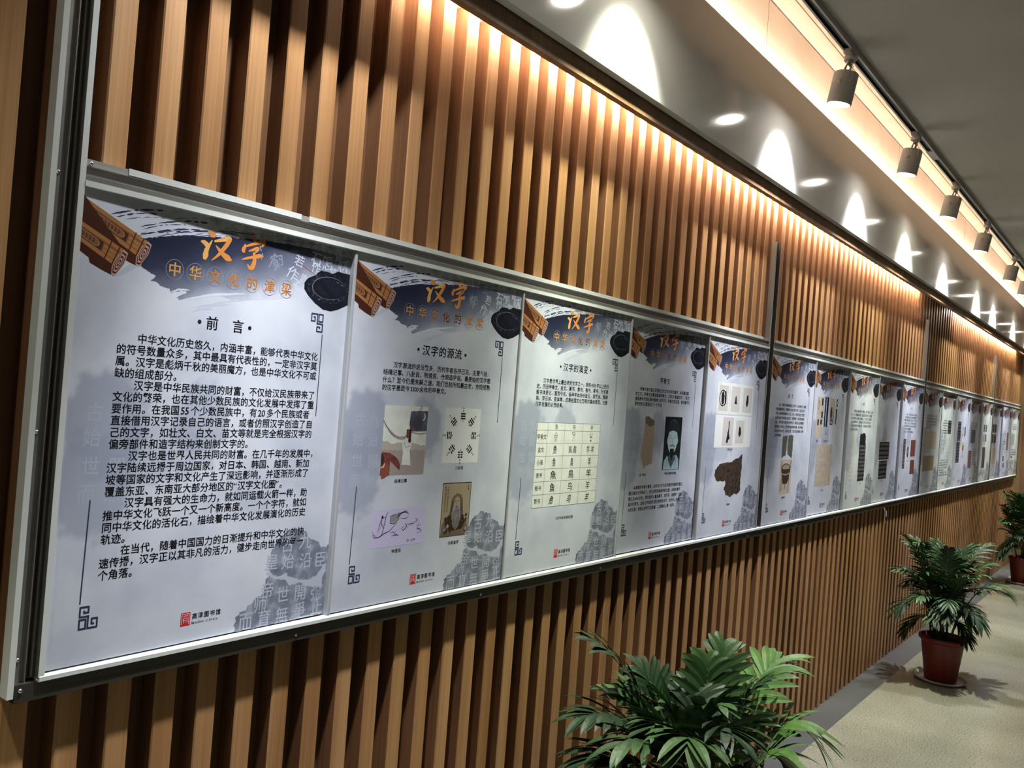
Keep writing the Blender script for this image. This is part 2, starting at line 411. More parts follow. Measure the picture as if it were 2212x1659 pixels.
# ================================================================ GLYPHS
TEXTS = {}
def need(s):
    for ch in s:
        if ch not in ' 　\n': TEXTS.setdefault(ch, None)
HALF = set('0123456789 “”ABCDEFGHIJKLMNOPQRSTUVWXYZabcdefghijklmnopqrstuvwxyz')

P1 = ["　　中华文化历史悠久，内涵丰富，能够代表中华文化","的符号数量众多，其中最具有代表性的，一定非汉字莫","属。汉字是彪炳千秋的美丽魔方，也是中华文化不可或","缺的组成部分。",
"　　汉字是中华民族共同的财富，不仅给汉民族带来了","文化的繁荣，也在其他少数民族的文化发展中发挥了重","要作用。在我国 55 个少数民族中，有 20 多个民族或者","直接借用汉字记录自己的语言，或者仿照汉字创造了自",
"己的文字，如壮文、白文、苗文等就是完全根据汉字的","偏旁部件和造字结构来创制文字的。","　　汉字也是世界人民共同的财富。在几千年的发展中，","汉字陆续远播于周边国家，对日本、韩国、越南、新加",
"坡等国家的文字和文化产生了深远影响，并逐渐形成了","覆盖东亚、东南亚大部分地区的“汉字文化圈”。","　　汉字具有强大的生命力，就如同运载火箭一样，助","推中华文化飞跃一个又一个新高度。一个个字符，就如",
"同中华文化的活化石，描绘着中华文化发展演化的历史","轨迹。","　　在当代，随着中国国力的日渐提升和中华文化的快","速传播，汉字正以其非凡的活力，健步走向世界的每一","个角落。"]
P2 = ["　　汉字源流的说法繁多，历代学者各抒己见，主要包括：","结绳记事、八卦说、物语说、仓颉造字说。最原始的汉字是","什么？至今仍是未解之谜。我们目前所知最古老，亦较成熟","的汉字是距今 3300 余年的甲骨文。"]
P3 = ["　　汉字是世界上最古老的文字之一，拥有 4500 年以上的历","史。历经甲骨文、金文、篆书、隶书、楷书、草书、行书诸","般书体变化，直到今天，各种字体纷纷诞生，综艺体、魏碑","体、浮云体、变体等，这是祖国文化繁荣的具体表现，也是","汉字发展的必然结果。"]
P4 = ["　　甲骨文是中国已发现的古代文字中时代最早、体系最完整","的文字。甲骨文主要指殷墟甲骨文，又称为“殷墟文字”、“契文”，","是殷商时代刻在龟甲兽骨上的文字。甲骨文的出现，使中国书文","辞学史的记载提前了一个多世。"]
P4b = ["　　从殷商的甲骨文看来，当时的汉字已经发展成为能够完整记","载汉语的文字体系了。在已发现的殷墟甲骨文里，出现的单字","数已达 4000 左右。其中既有大量指事字、象形字、会意字，也有","很多形声字。这些文字和我们现在使用的文字，在外形上有巨","大的区别，但是从构字方法来看，二者基本上是一致的。"]
P6 = ["　　金文，殷商与周朝青铜器上的文字，也叫钟鼎文。商周","是青铜器的时代，青铜器的礼器以鼎为代表，乐器以钟为","代表，钟鼎是青铜器的代名词。所以，钟鼎文或金文就是","指铸在或刻在青铜器上的铭文。所谓青铜，就是铜和锡的","合金。中国在夏代就已进入青铜时代，铜的冶炼和铜器的","制造技术十分发达。因为周以前把铜也叫金，所以铜器上","的铭文就叫作金文，或吉金文字，又因为这类铜器以钟鼎","上的字数最多。"]
P8 = ["　　小篆是在秦始皇统一中国后，推行书同文，车同","轨，统一度量衡的政策，由丞相李斯负责，在秦国","原来使用的大篆籀文的基础上，进行简化，取消其","他六国的异体字，创制的统一文字汉字书写形式。","一直在中国流行到西汉末年，才逐渐被隶书所取代","由于其字体优美。"]
P10 = ["　　隶书，亦称汉隶，是汉字中常见的","一种庄重的字体，书写效果略微宽扁，","横画长而直画短，呈长方形状，讲究蚕","头燕尾，一波三折。隶书起源于秦朝，","由程邈形理而成，在东汉时期达到顶峰","书法界有汉隶唐楷之称。","对后世书法有不可小觑的影响。"]
GENERIC = ["　　楷书也叫正楷、真书、正书。从隶","书逐渐演变而来，更趋简化，横平竖直","楷体书法最为齐整，是现代通行的汉字","手写正体字。形体方正，笔画平直，可","作楷模，故名楷书。"]
TITLE = '汉字'; SUB = '中华文化的津梁'
SEALS = '古九皇始沿臣帝世開彌师而育無爭止'
for s in P1+P2+P3+P4+P4b+P6+P8+P10+GENERIC+[TITLE, SUB, SEALS, '前言汉字的源流汉字的演变甲骨文金文小篆隶书结绳记事八卦说物语说仓颉造字魚鱼鳥鸟羊草行楷•汉字字体的演变过程图甲骨文的最早发现者拓片刻辞骨铭高淳图书馆GaochunLibrary乾坤坎离震巽艮兑怎作心怀若印石青铜器简牍碑帖']:
    need(s)
def load_glyphs():
    objs = {}
    for ch in TEXTS:
        c = bpy.data.curves.new('glyph', 'FONT'); c.body = ch; c.resolution_u = 2; c.offset = .004
        o = bpy.data.objects.new('glyph', c); COL.objects.link(o); objs[ch] = o
    dg = bpy.context.evaluated_depsgraph_get(); dg.update()
    for ch, o in objs.items():
        me = bpy.data.meshes.new_from_object(o.evaluated_get(dg))
        TEXTS[ch] = ([(v.co.x, v.co.y) for v in me.vertices], [tuple(p.vertices) for p in me.polygons])
        bpy.data.meshes.remove(me)
    for o in objs.values():
        c = o.data; bpy.data.objects.remove(o); bpy.data.curves.remove(c)
load_glyphs()

# ================================================================ FLAT ARTWORK (millimetres on the poster, y down from its top edge)
rnd = random.Random(7)
class Art(MB):
    def __init__(s, layer): super().__init__(); s.y = -.00005*layer; s.n = 0.0
    def p(s, X, Y): return (X/1000, s.y - s.n*1e-6, -Y/1000)
    def poly(s, pts, m): s.n += 1; s.face([s.p(*q) for q in pts], m)
    def rect(s, x0, y0, x1, y1, m): s.poly([(x0,y0),(x1,y0),(x1,y1),(x0,y1)], m)
    def ell(s, cx, cy, rx, ry, m, rot=0, n=28, a0=0, a1=2*math.pi):
        c, q = math.cos(rot), math.sin(rot); out = []
        for i in range(n):
            t = a0 + (a1-a0)*i/n; x, y = rx*math.cos(t), ry*math.sin(t); out.append((cx+x*c-y*q, cy+x*q+y*c))
        s.poly(out, m)
    def ring(s, cx, cy, r, wd, m, n=32):
        s.n += 1
        for i in range(n):
            a, c = 2*math.pi*i/n, 2*math.pi*(i+1)/n
            s.face([s.p(cx+q*math.cos(t), cy+q*math.sin(t)) for q, t in ((r,a),(r,c),(r-wd,c),(r-wd,a))], m)
    def stroke(s, pts, wd, m, taper=0.0):
        s.n += 1; n = len(pts)
        L = []; R = []
        for i, (x, y) in enumerate(pts):
            ax, ay = pts[max(i-1,0)]; bx, by = pts[min(i+1,n-1)]
            dx, dy = bx-ax, by-ay; d = math.hypot(dx, dy) or 1
            k = i/(n-1); ww = wd/2*(1 - taper*abs(2*k-1)**1.5)
            L.append((x-dy/d*ww, y+dx/d*ww)); R.append((x+dy/d*ww, y-dx/d*ww))
        for i in range(n-1): s.face([s.p(*L[i]), s.p(*L[i+1]), s.p(*R[i+1]), s.p(*R[i])], m)
    def brush(s, pts, ws, m, sub=4):
        """a brush stroke through pts whose width follows ws"""
        P = []; W = []; n = len(pts)
        for i in range(n-1):
            p0, p1, p2, p3 = pts[max(i-1,0)], pts[i], pts[i+1], pts[min(i+2,n-1)]
            for j in range(sub):
                t = j/sub
                P.append(tuple(.5*(2*b_+(c_-a_)*t+(2*a_-5*b_+4*c_-d_)*t*t+(3*b_-a_-3*c_+d_)*t**3) for a_, b_, c_, d_ in zip(p0, p1, p2, p3)))
                W.append(ws[i]*(1-t)+ws[i+1]*t + rnd.uniform(-.35,.35))
        P.append(pts[-1]); W.append(ws[-1]); s.n += 1
        L = []; R = []
        for i, (x, y) in enumerate(P):
            ax, ay = P[max(i-1,0)]; bx, by = P[min(i+1,len(P)-1)]; dx, dy = bx-ax, by-ay; d = math.hypot(dx,dy) or 1; k = W[i]/2
            L.append((x-dy/d*k, y+dx/d*k)); R.append((x+dy/d*k, y-dx/d*k))
        for i in range(len(P)-1): s.face([s.p(*L[i]), s.p(*L[i+1]), s.p(*R[i+1]), s.p(*R[i])], m)
    def ragged(s, pts, m, amp, step=6):
        out = []
        for i, a in enumerate(pts):
            c = pts[(i+1) % len(pts)]; d = math.hypot(c[0]-a[0], c[1]-a[1]); k = max(1, int(d/step))
            for j in range(k):
                t = j/k; out.append((a[0]+(c[0]-a[0])*t + rnd.uniform(-amp,amp)*(j>0), a[1]+(c[1]-a[1])*t + rnd.uniform(-amp,amp)*(j>0)))
        s.poly(out, m)
    def glyph(s, ch, cx, cy, size, m, sx=1.0, rot=0.0, shear=0.0, bold=0.0):
        """one character centred on (cx, cy)"""
        g = TEXTS.get(ch)
        if not g: return
        c, q = math.cos(rot), math.sin(rot); ox = .5 if ch not in HALF else .27
        k = s.mi(m); s.n += .04
        for dx, dy in ((-bold, -bold*.5), (bold, bold*.5)) if bold else ((0, 0),):      # heavier weight
            b = len(s.v)
            for x, y in g[0]:
                u = (x-ox+dx)*size*sx; v = -(y-.37+dy)*size; u -= v*shear
                s.v.append(s.p(cx+u*c-v*q, cy+u*q+v*c))
            for f in g[1]: s.f.append(tuple(b+i for i in f)); s.m.append(k)
    def text(s, lines, x0, y0, pitch, lead, size, m, sx=1.0, bold=.013):
        """x0 = centre of the first full-width cell, y0 = centre of the first line"""
        for r, ln in enumerate(lines):
            x = x0 - pitch/2
            for ch in ln:
                wd = pitch*(.14 if ch == ' ' else .47) if ch in HALF else pitch
                if ch not in ' 　': s.glyph(ch, x+wd/2, y0+r*lead, size, m, sx, bold=bold)
                x += wd
    def line(s, txt, cx, cy, size, m, sx=1.0, gap=1.04):
        W = sum(size*gap*sx*(.55 if c in HALF else 1) for c in txt); x = cx - W/2
        for ch in txt:
            wd = size*gap*sx*(.55 if ch in HALF else 1)
            if ch not in ' 　': s.glyph(ch, x+wd/2, cy, size, m, sx, bold=.013)
            x += wd
    def done(s, name): return s.mesh(name, False, False)

def arc(x0, y0, x1, y1, sag, n=14):
    return [(x0+(x1-x0)*t, y0+(y1-y0)*t - sag*4*t*(1-t)) for t in (i/n for i in range(n+1))]

HV = 793.0
TPL = {}
def template():
    b = MB(); b.box((0, 0, -HV/1000), (.6, .003, 0), PAPER); TPL['sheet'] = b.mesh('sheet')
    # ink wash: sweep of navy ink with dry-brush streaks above it
    a = Art(1)
    top = [(104,74),(117,69),(149,60),(189,50),(224,45),(280,37),(329,31),(366,27),(416,24),(476,22),(531,22),(596,24)]
    bot = [(596,60),(560,95),(500,118),(440,130),(400,138),(340,147),(300,152),(271,148),(222,158),(189,168),(184,163),(203,152),(200,148),(171,156),(168,149),(149,147),(143,142),(130,141),(140,131),(127,126),(116,122),(105,116)]
    out = []
    pts = top + bot
    for i, p in enumerate(pts):
        q = pts[(i+1) % len(pts)]; d = math.hypot(q[0]-p[0], q[1]-p[1]); k = max(1, int(d/3.5)); amp = 1.1 if i >= len(top) + 6 or i < len(top) else .5
        for j in range(k):
            t = j/k; out.append((p[0]+(q[0]-p[0])*t + rnd.uniform(-1.6, 1.6)*amp*(j > 0), p[1]+(q[1]-p[1])*t + rnd.uniform(-.9, .9)*amp*(j > 0)))
    a.poly(out, INK)
    for (x0,y0,x1,y1,sag,wd,den) in ((50,41,150,15,4,3.4,.95),(60,44,135,24,4,3.2,.9),(72,46,150,28,3,1.4,.6),(104,52,235,19,6,3.6,1),(110,55,190,32,4,2.0,.8),(101,68,205,42,5,2.6,.9),
        (120,60,235,34,5,3.2,.9),(150,63,300,34,5,2.0,.8),(128,66,320,28,10,1.6,.75),(170,50,330,22,6,2.2,.7),(210,44,380,17,4,1.8,.7),(230,36,420,12,4,1.3,.6),(150,30,260,8,3,1.0,.5),(104,64,160,52,2,2.2,.9),(400,19,560,10,2,1.5,.6)):
        P = arc(x0,y0,x1,y1,sag,40); i = 0
        while i < 40:
            run = rnd.randint(3, 14) if rnd.random() < den else 0
            if run:
                seg = P[i:min(41, i+run+1)]
                if len(seg) > 1: a.n = 3 + (len(a.f) % 7)*.5; a.stroke([(x, y+rnd.uniform(-.5,.5)) for x, y in seg], wd*rnd.uniform(.6,1.1), NAVY, .75)
            i += run + rnd.randint(1, 2)
    for (x0,y0,x1,y1,wd,mm_) in ((189,167,330,136,5,PAPERW),(170,155,208,147,4,PAPERW),(214,186,300,160,3.4,SHADEP),(220,178,345,146,2.4,SHADEP),(240,172,330,150,1.6,SHADEP),(222,182,262,176,4,SHADEP)):
        a.stroke([(x+rnd.uniform(-.5,.5), y+rnd.uniform(-.8,.8)) for x, y in arc(x0,y0,x1,y1,3,14)], wd, mm_, .8)
    TPL['ink_wash'] = a.done('ink_wash')
    # pale characters floating at the upper right
    a = Art(2)
    for ch, x, y, s, r in (('心',352,52,30,.5),('怀',395,66,34,.35),('印',400,62,30,-.2),('作',440,80,30,.5),('若',455,52,26,.2),('青',470,88,24,.4),('石',500,40,30,.1),('怎',530,44,34,-.15),('若',548,66,30,-.1),('怀',578,48,36,-.25),('作',500,60,26,.2),('石',455,105,30,.5),('青',560,28,24,.1)):
        a.glyph(ch, x, y, s, GHOSTN if x < 430 and y < 70 else GHOST2, 1, r)
    for k in range(60):
        x = rnd.uniform(420, 590); y = rnd.uniform(10, 38); a.n = 4 + (k % 5); a.stroke([(x,y),(x+rnd.uniform(4,22),y+rnd.uniform(-3,3))], rnd.uniform(.6,2.0), GHOST, .7)
    a.stroke([(440,52),(470,62),(505,76)], 1.4, flat('brush_red', (.20,.05,.05)), .6)
    TPL['floating_characters'] = a.done('floating_characters')
    # two bamboo scrolls
    def scroll(name, dx, dy, clipx):
        a = Art(3)
        def q(pts): return [(max(.5, x+dx), y+dy + (0 if x+dx >= .5 else 0)) for x, y in pts]
        A = [(1,22),(119,74),(100,119),(1,64)]
        a.poly(q([(-60,-4),(119,74),(127,79),(122,97),(107,120),(100,119),(84,114),(62,105),(-60,45)]) if dx else [(1,22),(119,74),(127,79),(122,97),(107,120),(100,119),(84,114),(62,104),(1,72)], SCROLL[2])
        def along(t, s_):            # t along the axis (0 left, 1 at the face), s_ across (0 top edge, 1 bottom edge)
            tx, ty = (119-118*(1-t)*1.0, 74-52*(1-t)); bx, by = (100-99*(1-t), 119-49*(1-t)); return (tx+(bx-tx)*s_, ty+(by-ty)*s_)
        t0 = (-dx+0.5)/118 if dx < 0 else 0.0
        t0 = max(t0, 0.004)
        def strip(s0, s1, m, ta=t0, tb=1.0):
            P = [along(ta,s0), along(tb,s0), along(tb,s1), along(ta,s1)]
            a.poly([(max(.6,x+dx), y+dy) for x, y in P], m)
        strip(0, .15, SCROLL[0]); strip(.155, .52, SCROLL[1]); strip(.525, .68, SCROLL[0]); strip(.685, 1.0, SCROLL[2])
        strip(.23, .50, SCROLL[0], max(t0,.74), .985)
        for s_ in (.152, .36, .52): strip(s_-.006, s_+.006, SCROLL[3], max(t0, .74) if s_ == .36 else t0)
        strip(.19, .50, SCROLL[3], max(t0,.01), .72)
        def capsule(grow, m):
            P = []
            for k in range(24):
                an = 2*math.pi*k/24; c_, q_ = math.cos(an), math.sin(an)
                t = (.60 if c_ > 0 else .12) + c_*(.065+grow); P.append(along(max(t, t0), .345 + q_*(.115+grow*1.6)))
            a.poly([(max(.6, x+dx), y+dy) for x, y in P], m)
        capsule(.008, SCROLL[4]); capsule(0, SCROLL[1])
        for k in range(9):
            t = .12 + k*.055
            if t > t0 + .01:
                for q_ in range(3): strip(.27 + q_*.055, .30 + q_*.055, SCROLL[3], t + (q_ % 2)*.006, t + .028 + (q_ % 2)*.008)
                strip(.27, .43, SCROLL[3], t+.012, t+.019)
        for t in (.80, .93):
            strip(-.02, 1.0, SCROLL[3], t, t+.018)
        face = [(119,74),(127,79),(122,97),(107,120),(100,119),(100,105),(107,90)]
        cx = sum(p[0] for p in face)/7; cy = sum(p[1] for p in face)/7
        for k in range(7):
            f = 1 - k*.145; a.poly([(max(.6,cx+(x-cx)*f+dx), cy+(y-cy)*f+dy) for x, y in face], SCROLL[4] if k % 2 == 0 else SCROLL[2])
        return a.done(name)
    TPL['bamboo_scroll'] = scroll('bamboo_scroll', 0, 0, 0)
    lo = scroll('bamboo_scroll_lower', -42, 22, 1)
    for v in lo.vertices: v.co.y -= .00009
    TPL['bamboo_scroll#2'] = lo
    a = Art(2); a.poly([(60,144),(90,118),(112,116),(100,124),(74,140)], SHADEP); TPL['scroll_shade'] = a.done('scroll_shade')
    # inkstone
    a = Art(4)
    a.ragged([(472,94),(481,83),(501,74),(506,68),(515,62),(530,62),(546,64),(561,57),(599,59),(599,124),(569,138),(548,144),(528,143),(504,132),(484,118),(473,107)], STONEK, .8, 7)
    a.ell(540, 96, 47, 24, STONEH, -.05); a.ell(541, 96.3, 46, 23, STONEK, -.05)
    a.ell(545, 95, 38, 18, STONEB, -.1); a.poly([(508,88),(522,84),(560,111),(548,114),(520,102)], STONEK)
    a.ell(578, 69, 15, 6, STONEK)
    for k in range(110):
        t = rnd.uniform(.1, 2*math.pi); r = rnd.uniform(.98, 1.25); x = 540+47*r*math.cos(t); y = 97+25*r*math.sin(t)
        if x < 596 and x > 478: a.stroke([(x,y),(x+rnd.uniform(-4,4),y+rnd.uniform(-2,2))], rnd.uniform(.7,2.4), STONEH, .7)
    for x, y in ((560,80),(572,84),(550,118),(566,116)): a.stroke([(x,y),(x+7,y+2)], 2.2, GHOST2, .8)
    TPL['inkstone_motif'] = a.done('inkstone_motif')
    # title
    a = Art(5)
    def T(pts): return [((cx-1120)*.335+223, .270*cy-.0586*cx-.3) for cx, cy in pts]
    for m_, pts, ws in (
        (ORANGE, [(1160,372),(1178,388),(1196,408),(1200,420)], (2,9,12,5)),
        (GOLD, [(1120,446),(1140,452),(1160,470),(1172,484)], (1.5,8,10,2)),
        (GOLD, [(1192,438),(1176,470),(1160,505),(1156,540),(1150,570)], (1.5,5,9,12,5)),
        (GOLD, [(1205,446),(1235,440),(1270,434),(1302,428),(1312,440)], (3,6,7,9,4)),
        (ORANGE, [(1308,430),(1288,468),(1262,508),(1232,546),(1196,578)], (8,9,8,5,1)),
        (ORANGE, [(1216,474),(1240,504),(1268,536),(1298,562),(1326,580)], (2,6,9,13,3)),
        (ORANGE, [(1452,400),(1464,416),(1474,436),(1472,448)], (2,8,10,4)),
        (ORANGE, [(1412,462),(1406,484),(1400,508),(1412,520)], (2,7,9,3)),
        (ORANGE, [(1412,480),(1448,468),(1490,456),(1532,446),(1540,456),(1524,486)], (3,5,6,9,8,1.5)),
        (ORANGE, [(1436,514),(1464,504),(1494,494),(1500,502),(1478,530)], (2,5,7,7,2)),
        (ORANGE, [(1470,522),(1480,552),(1482,590),(1470,628),(1452,634),(1434,604)], (3,7,9,10,7,1)),
        (ORANGE, [(1394,572),(1430,564),(1472,556),(1512,548),(1542,552)], (2,5,5.5,8,3))):
        a.brush(T(pts), ws, m_)
    TPL['title'] = a.done('title')
    a = Art(5)
    for k, ch in enumerate(SUB):
        x = 175 + 42*k; a.ring(x, 114, 18, .8, RING); a.glyph(ch, x, 114, 27, GOLD if k < 2 else ORANGE); a.glyph(ch, x+.6, 114.3, 27, GOLD if k < 2 else ORANGE)
    TPL['subtitle'] = a.done('subtitle')
    # fret ornaments
    def fret(a, X, Y, s, flip):
        def S(pts): a.stroke([(X+(x*s if not flip else -x*s), Y+(y*s if not flip else -y*s)) for x, y in pts], 3.0, NAVY)
        S([(7.5,17),(1.5,17),(1.5,1.5),(17,1.5),(17,11),(9,11),(9,7.5)]) if False else None
        for pts in ([(18,0),(1.5,0)],[(1.5,-1.5),(1.5,17)],[(0,17),(19,17)],[(17,0),(17,10)],[(18.5,10),(8,10)],[(9,11),(9,6)],
                    [(1.5,22),(1.5,39)],[(0,22),(14,22)],[(13,22),(13,39)],[(0,38),(14.5,38)],[(17,17),(17,39)],[(17,38),(35,38)],[(34,39),(34,21)],[(35,22),(23,22)],[(24,21),(24,31)],[(23,31),(29,31)]):
            S(pts)
    a = Art(5); fret(a, 51, 698, .95, False); a.stroke([(54,519),(51,692)], 2.2, NAVY); TPL['corner_ornament'] = a.done('corner_ornament')
    a = Art(5); fret(a, 531, 190, .95, True); a.stroke([(531,195),(531,368)], 2.2, NAVY); TPL['corner_ornament#2'] = a.done('corner_ornament_upper')
    # tree with seal script
    a = Art(2)
    a.ragged([(366,HV-1),(366,765),(385,755),(407,739),(425,732),(434,718),(433,699),(448,690),(440,668),(443,640),(455,625),(468,612),(485,606),(503,604),(520,610),(533,614),(545,628),(560,633),(575,648),(599,645),(599,HV-1)], TREE, 3.5, 6)
    TPL['tree_motif'] = a.done('tree_motif')
    a = Art(3)
    a.ragged([(434,684),(455,694),(464,697),(487,691),(490,700),(511,707),(543,714),(570,706),(592,682),(594,700),(585,715),(588,741),(575,730),(551,729),(520,716),(498,720),(484,706),(460,702),(445,696)], GHOST, 2.0, 5)
    for ch, x, y in zip(SEALS, (483,530,445,487,535,576,440,481,527,572,425,392,437,482,529,576), (633,630,665,668,672,674,722,736,738,744,748,776,777,778,776,776)):
        a.glyph(ch, x, y, 36, GHOST, .95)
    TPL['seal_script'] = a.done('seal_script')
    a = Art(1)
    for ch, x, y in (('古',50,372),('九',92,372),('始',48,414),('沿',92,416),('世',50,462),('開',96,464),('而',46,508),('無',92,510),('臣',238,360),('止',268,395)):
        a.glyph(ch, x, y, 34, FAINT, .95)
    TPL['faint_script'] = a.done('faint_script')
    # library logo
    a = Art(5)
    a.rect(245,738,265,762,RED)
    for r in (2, ): a.stroke([(247.5,740.5),(262.5,740.5)],.9,WHITE); a.stroke([(247.5,740.5),(247.5,759.5)],.9,WHITE); a.stroke([(262.5,740.5),(262.5,759.5)],.9,WHITE); a.stroke([(250,744),(260,744)],.9,WHITE); a.stroke([(251,748),(259,748)],.9,WHITE); a.stroke([(251,752),(259,752)],.9,WHITE); a.stroke([(251,748),(251,757)],.9,WHITE); a.stroke([(259,748),(259,757)],.9,WHITE); a.stroke([(254,755),(256,755)],.9,WHITE)
    a.line('高淳图书馆', 300, 747, 11.5, INKBLK, 1, 1.12); a.line('Gaochun Library', 297, 758.5, 6.2, INKBLK, 1, 1.15)
    TPL['library_logo'] = a.done('library_logo')
PAPERW = flat('paper_pale', (.61,.64,.71))
template()

# ---- per-poster content; every entry returns a list of (part name, mesh)
def heading(txt, cy=201, size=26, cx=298, dots=True):
    a = Art(3); n = len(txt.replace('　',''))
    a.line(txt, cx, cy, size, INKBLK, 1, 1.06)
    if dots:
        W = len(txt)*size*1.06/2 + 13
        a.ell(cx-W, cy, 4, 4, INKBLK); a.ell(cx+W, cy, 4, 4, INKBLK)
    return ('heading', a.done('heading'))
def body(lines, x0, y0, pitch, lead, size=None, name='body_text', sx=1.0):
    a = Art(4); a.text(lines, x0, y0, pitch, lead, size or pitch*.98, INKBLK, sx); return (name, a.done(name))
def cap(txt, cx, cy, size=10):
    a = Art(3); a.line(txt, cx, cy, size, INKBLK); return ('caption', a.done('caption'))
def pic(fn):
    a = Art(2); fn(a); return ('picture', a.done('picture'))
def plain(x0, y0, x1, y1, m, deco=None, seed=1):
    def fn(a):
        a.rect(x0,y0,x1,y1,m); r = random.Random(seed)
        if deco == 'rub':      # rubbing: rows of pale characters on black
            n = max(2, int((x1-x0)/22)); k = max(2, int((y1-y0)/24)); S = '古九皇始沿臣帝世開师而育無爭止'
            for i in range(n):
                for j in range(k): a.glyph(r.choice(S), x0+(i+.5)*(x1-x0)/n, y0+(j+.5)*(y1-y0)/k, 17, GREYP)
        if deco == 'slip':
            n = max(2, int((x1-x0)/26)); S = '古九始臣世而止羊'
            for i in range(n):
                for j in range(int((y1-y0)/26)): a.glyph(r.choice(S), x0+(i+.5)*(x1-x0)/n, y0+13+j*26, 12, TAN if m is SAND else BROWN)
        if deco == 'text':
            for j in range(int((y1-y0)/14)):
                for i in range(int((x1-x0)/13)): a.glyph(r.choice('中华文化汉字的有在是'), x0+7+i*13, y0+8+j*14, 11, BROWN)
    return pic(fn)

def pic_knot(a):
    a.rect(121,336,263,498,SAND); a.rect(121,336,263,430,CREAM); a.rect(121,430,263,498,flat('mauve', (.36,.30,.28)))
    a.ragged([(121,418),(160,425),(200,420),(263,430),(263,440),(121,440)], flat('dun', (.46,.40,.34)), 2)
    a.poly([(206,348),(263,346),(263,395),(212,396),(203,380)], STEELB); a.ell(231,375,17,18,flat('dusk', (.05,.06,.09)))
    a.ell(248,360,8,9,CREAM); a.ell(244.5,359,8,9,STEELB); a.stroke([(212,398),(240,402),(263,399)], 4, TAN, .3)
    rope = arc(122,375,198,408,-16,20) + arc(202,396,240,338,-4,14)
    for i, (x, y) in enumerate(rope):
        a.stroke([(x-3,y-4),(x+3,y+4)], 2.4, BRICK, .4); a.stroke([(x+2,y-4),(x-2,y+4)], 1.4, DKBROWN, .4)
    a.rect(196,391,208,414,BRICK); a.rect(205,391,212,418,DKBROWN)
    a.poly([(184,420),(196,410),(210,416),(216,424),(212,440),(218,476),(186,474),(188,445)], CREAM); a.stroke([(190,422),(196,434),(210,430)], 1.2, BROWN)
    a.stroke([(212,440),(216,474)], 1, BROWN); a.stroke([(188,445),(186,472)], 1, BROWN); a.ell(208,417,5,6,DKBROWN)
    a.ell(121,480,62,36,BRICK,0,24,-math.pi/2,0.28); a.rect(121,446,150,498,BRICK)
    a.ell(121,486,30,20,flat('rust', (.27,.075,.045)),0,20,-math.pi/2,math.pi/2); a.ell(121,462,10,14,DKBROWN,0,16,-math.pi/2,math.pi/2); a.stroke([(122,480),(130,478),(134,470)], 3, CREAM, .4)
def pic_bagua(a):
    a.rect(324,335,461,474,WHITE)
    tri = ['111','011','101','001','000','100','010','110']; nm = '乾兑离震坤艮坎巽'
    ang = [-90,-135,180,135,90,45,0,-45]
    for t, ch, d in zip(tri, nm, ang):
        r = math.radians(d); cx = 392+48*math.cos(r); cy = 404+50*math.sin(r); rot = r + math.pi/2
        def bar(u0, u1, v0, v1):
            c, q = math.cos(rot), math.sin(rot)
            a.poly([(cx+u*c-v*q, cy+u*q+v*c) for u, v in ((u0,v0),(u1,v0),(u1,v1),(u0,v1))], INKBLK)
        for k, bit in enumerate(t):
            v = -7 + k*6.2
            if bit == '1': bar(-9,9,v,v+4)
            else: bar(-9,-1.5,v,v+4); bar(1.5,9,v,v+4)
        a.glyph(ch, 392+62*math.cos(r), 404+62*math.sin(r), 7, INKBLK, 1, rot)
        a.glyph(ch, 392+36*math.cos(r), 404+37*math.sin(r), 5.5, INKBLK, 1, rot)
        a.poly([(392+(68+dx)*math.cos(r)-dy*math.sin(r), 404+(68+dx)*math.sin(r)+dy*math.cos(r)) for dx, dy in ((4,0),(0,2.6),(0,-2.6))], INKBLK)
def pic_drawing(a):
    a.poly([(107,578),(279,577),(281,665),(107,664)], LILAC)
    def S(p, w_=2.0): a.stroke(p, w_, INKBLK, .6)
    S([(114,634),(118,640),(132,640),(150,632),(165,628),(188,610)],2.6); S([(112,624),(116,634),(126,637)],1.8); S([(139,640),(144,628),(152,590),(158,582)],2.2)
    S([(128,628),(133,612),(138,598),(150,594)],2.2); S([(138,598),(140,612),(146,622)],1.8); a.ell(140,594,3,4,INKBLK); S([(130,634),(140,606)],1.6)
    a.ragged([(166,610),(165,594),(178,590),(192,586),(198,592),(192,602),(178,612)], GREYP, 1.2, 4); a.stroke([(166,610),(165,594),(180,589)], 1.6, INKBLK); a.stroke([(166,610),(180,612),(194,600)],1.6,INKBLK)
    for k in range(5): S([(184+2*k,600-3*k),(200+4*k,588-k),(214+3*k,585+2*k)],2.0)
    S([(198,600),(212,602),(224,598)],2.0); S([(168,634),(178,630),(186,640)],2); S([(172,640),(190,638),(196,641)],2.4); S([(186,628),(182,640)],1.8)
    S([(212,620),(204,624),(210,630),(220,622),(216,614),(224,624)],2.4); S([(218,616),(240,616),(254,608)],2.2); S([(246,604),(256,606),(252,616)],2); S([(226,620),(236,612),(230,622)],1.6)
    S([(252,622),(270,620)],1.8); S([(262,614),(256,628),(272,634)],2); S([(254,632),(266,628),(272,640)],1.8); S([(256,640),(272,636)],1.8)
    a.line('怎一文字', 238, 655, 7, INKBLK)
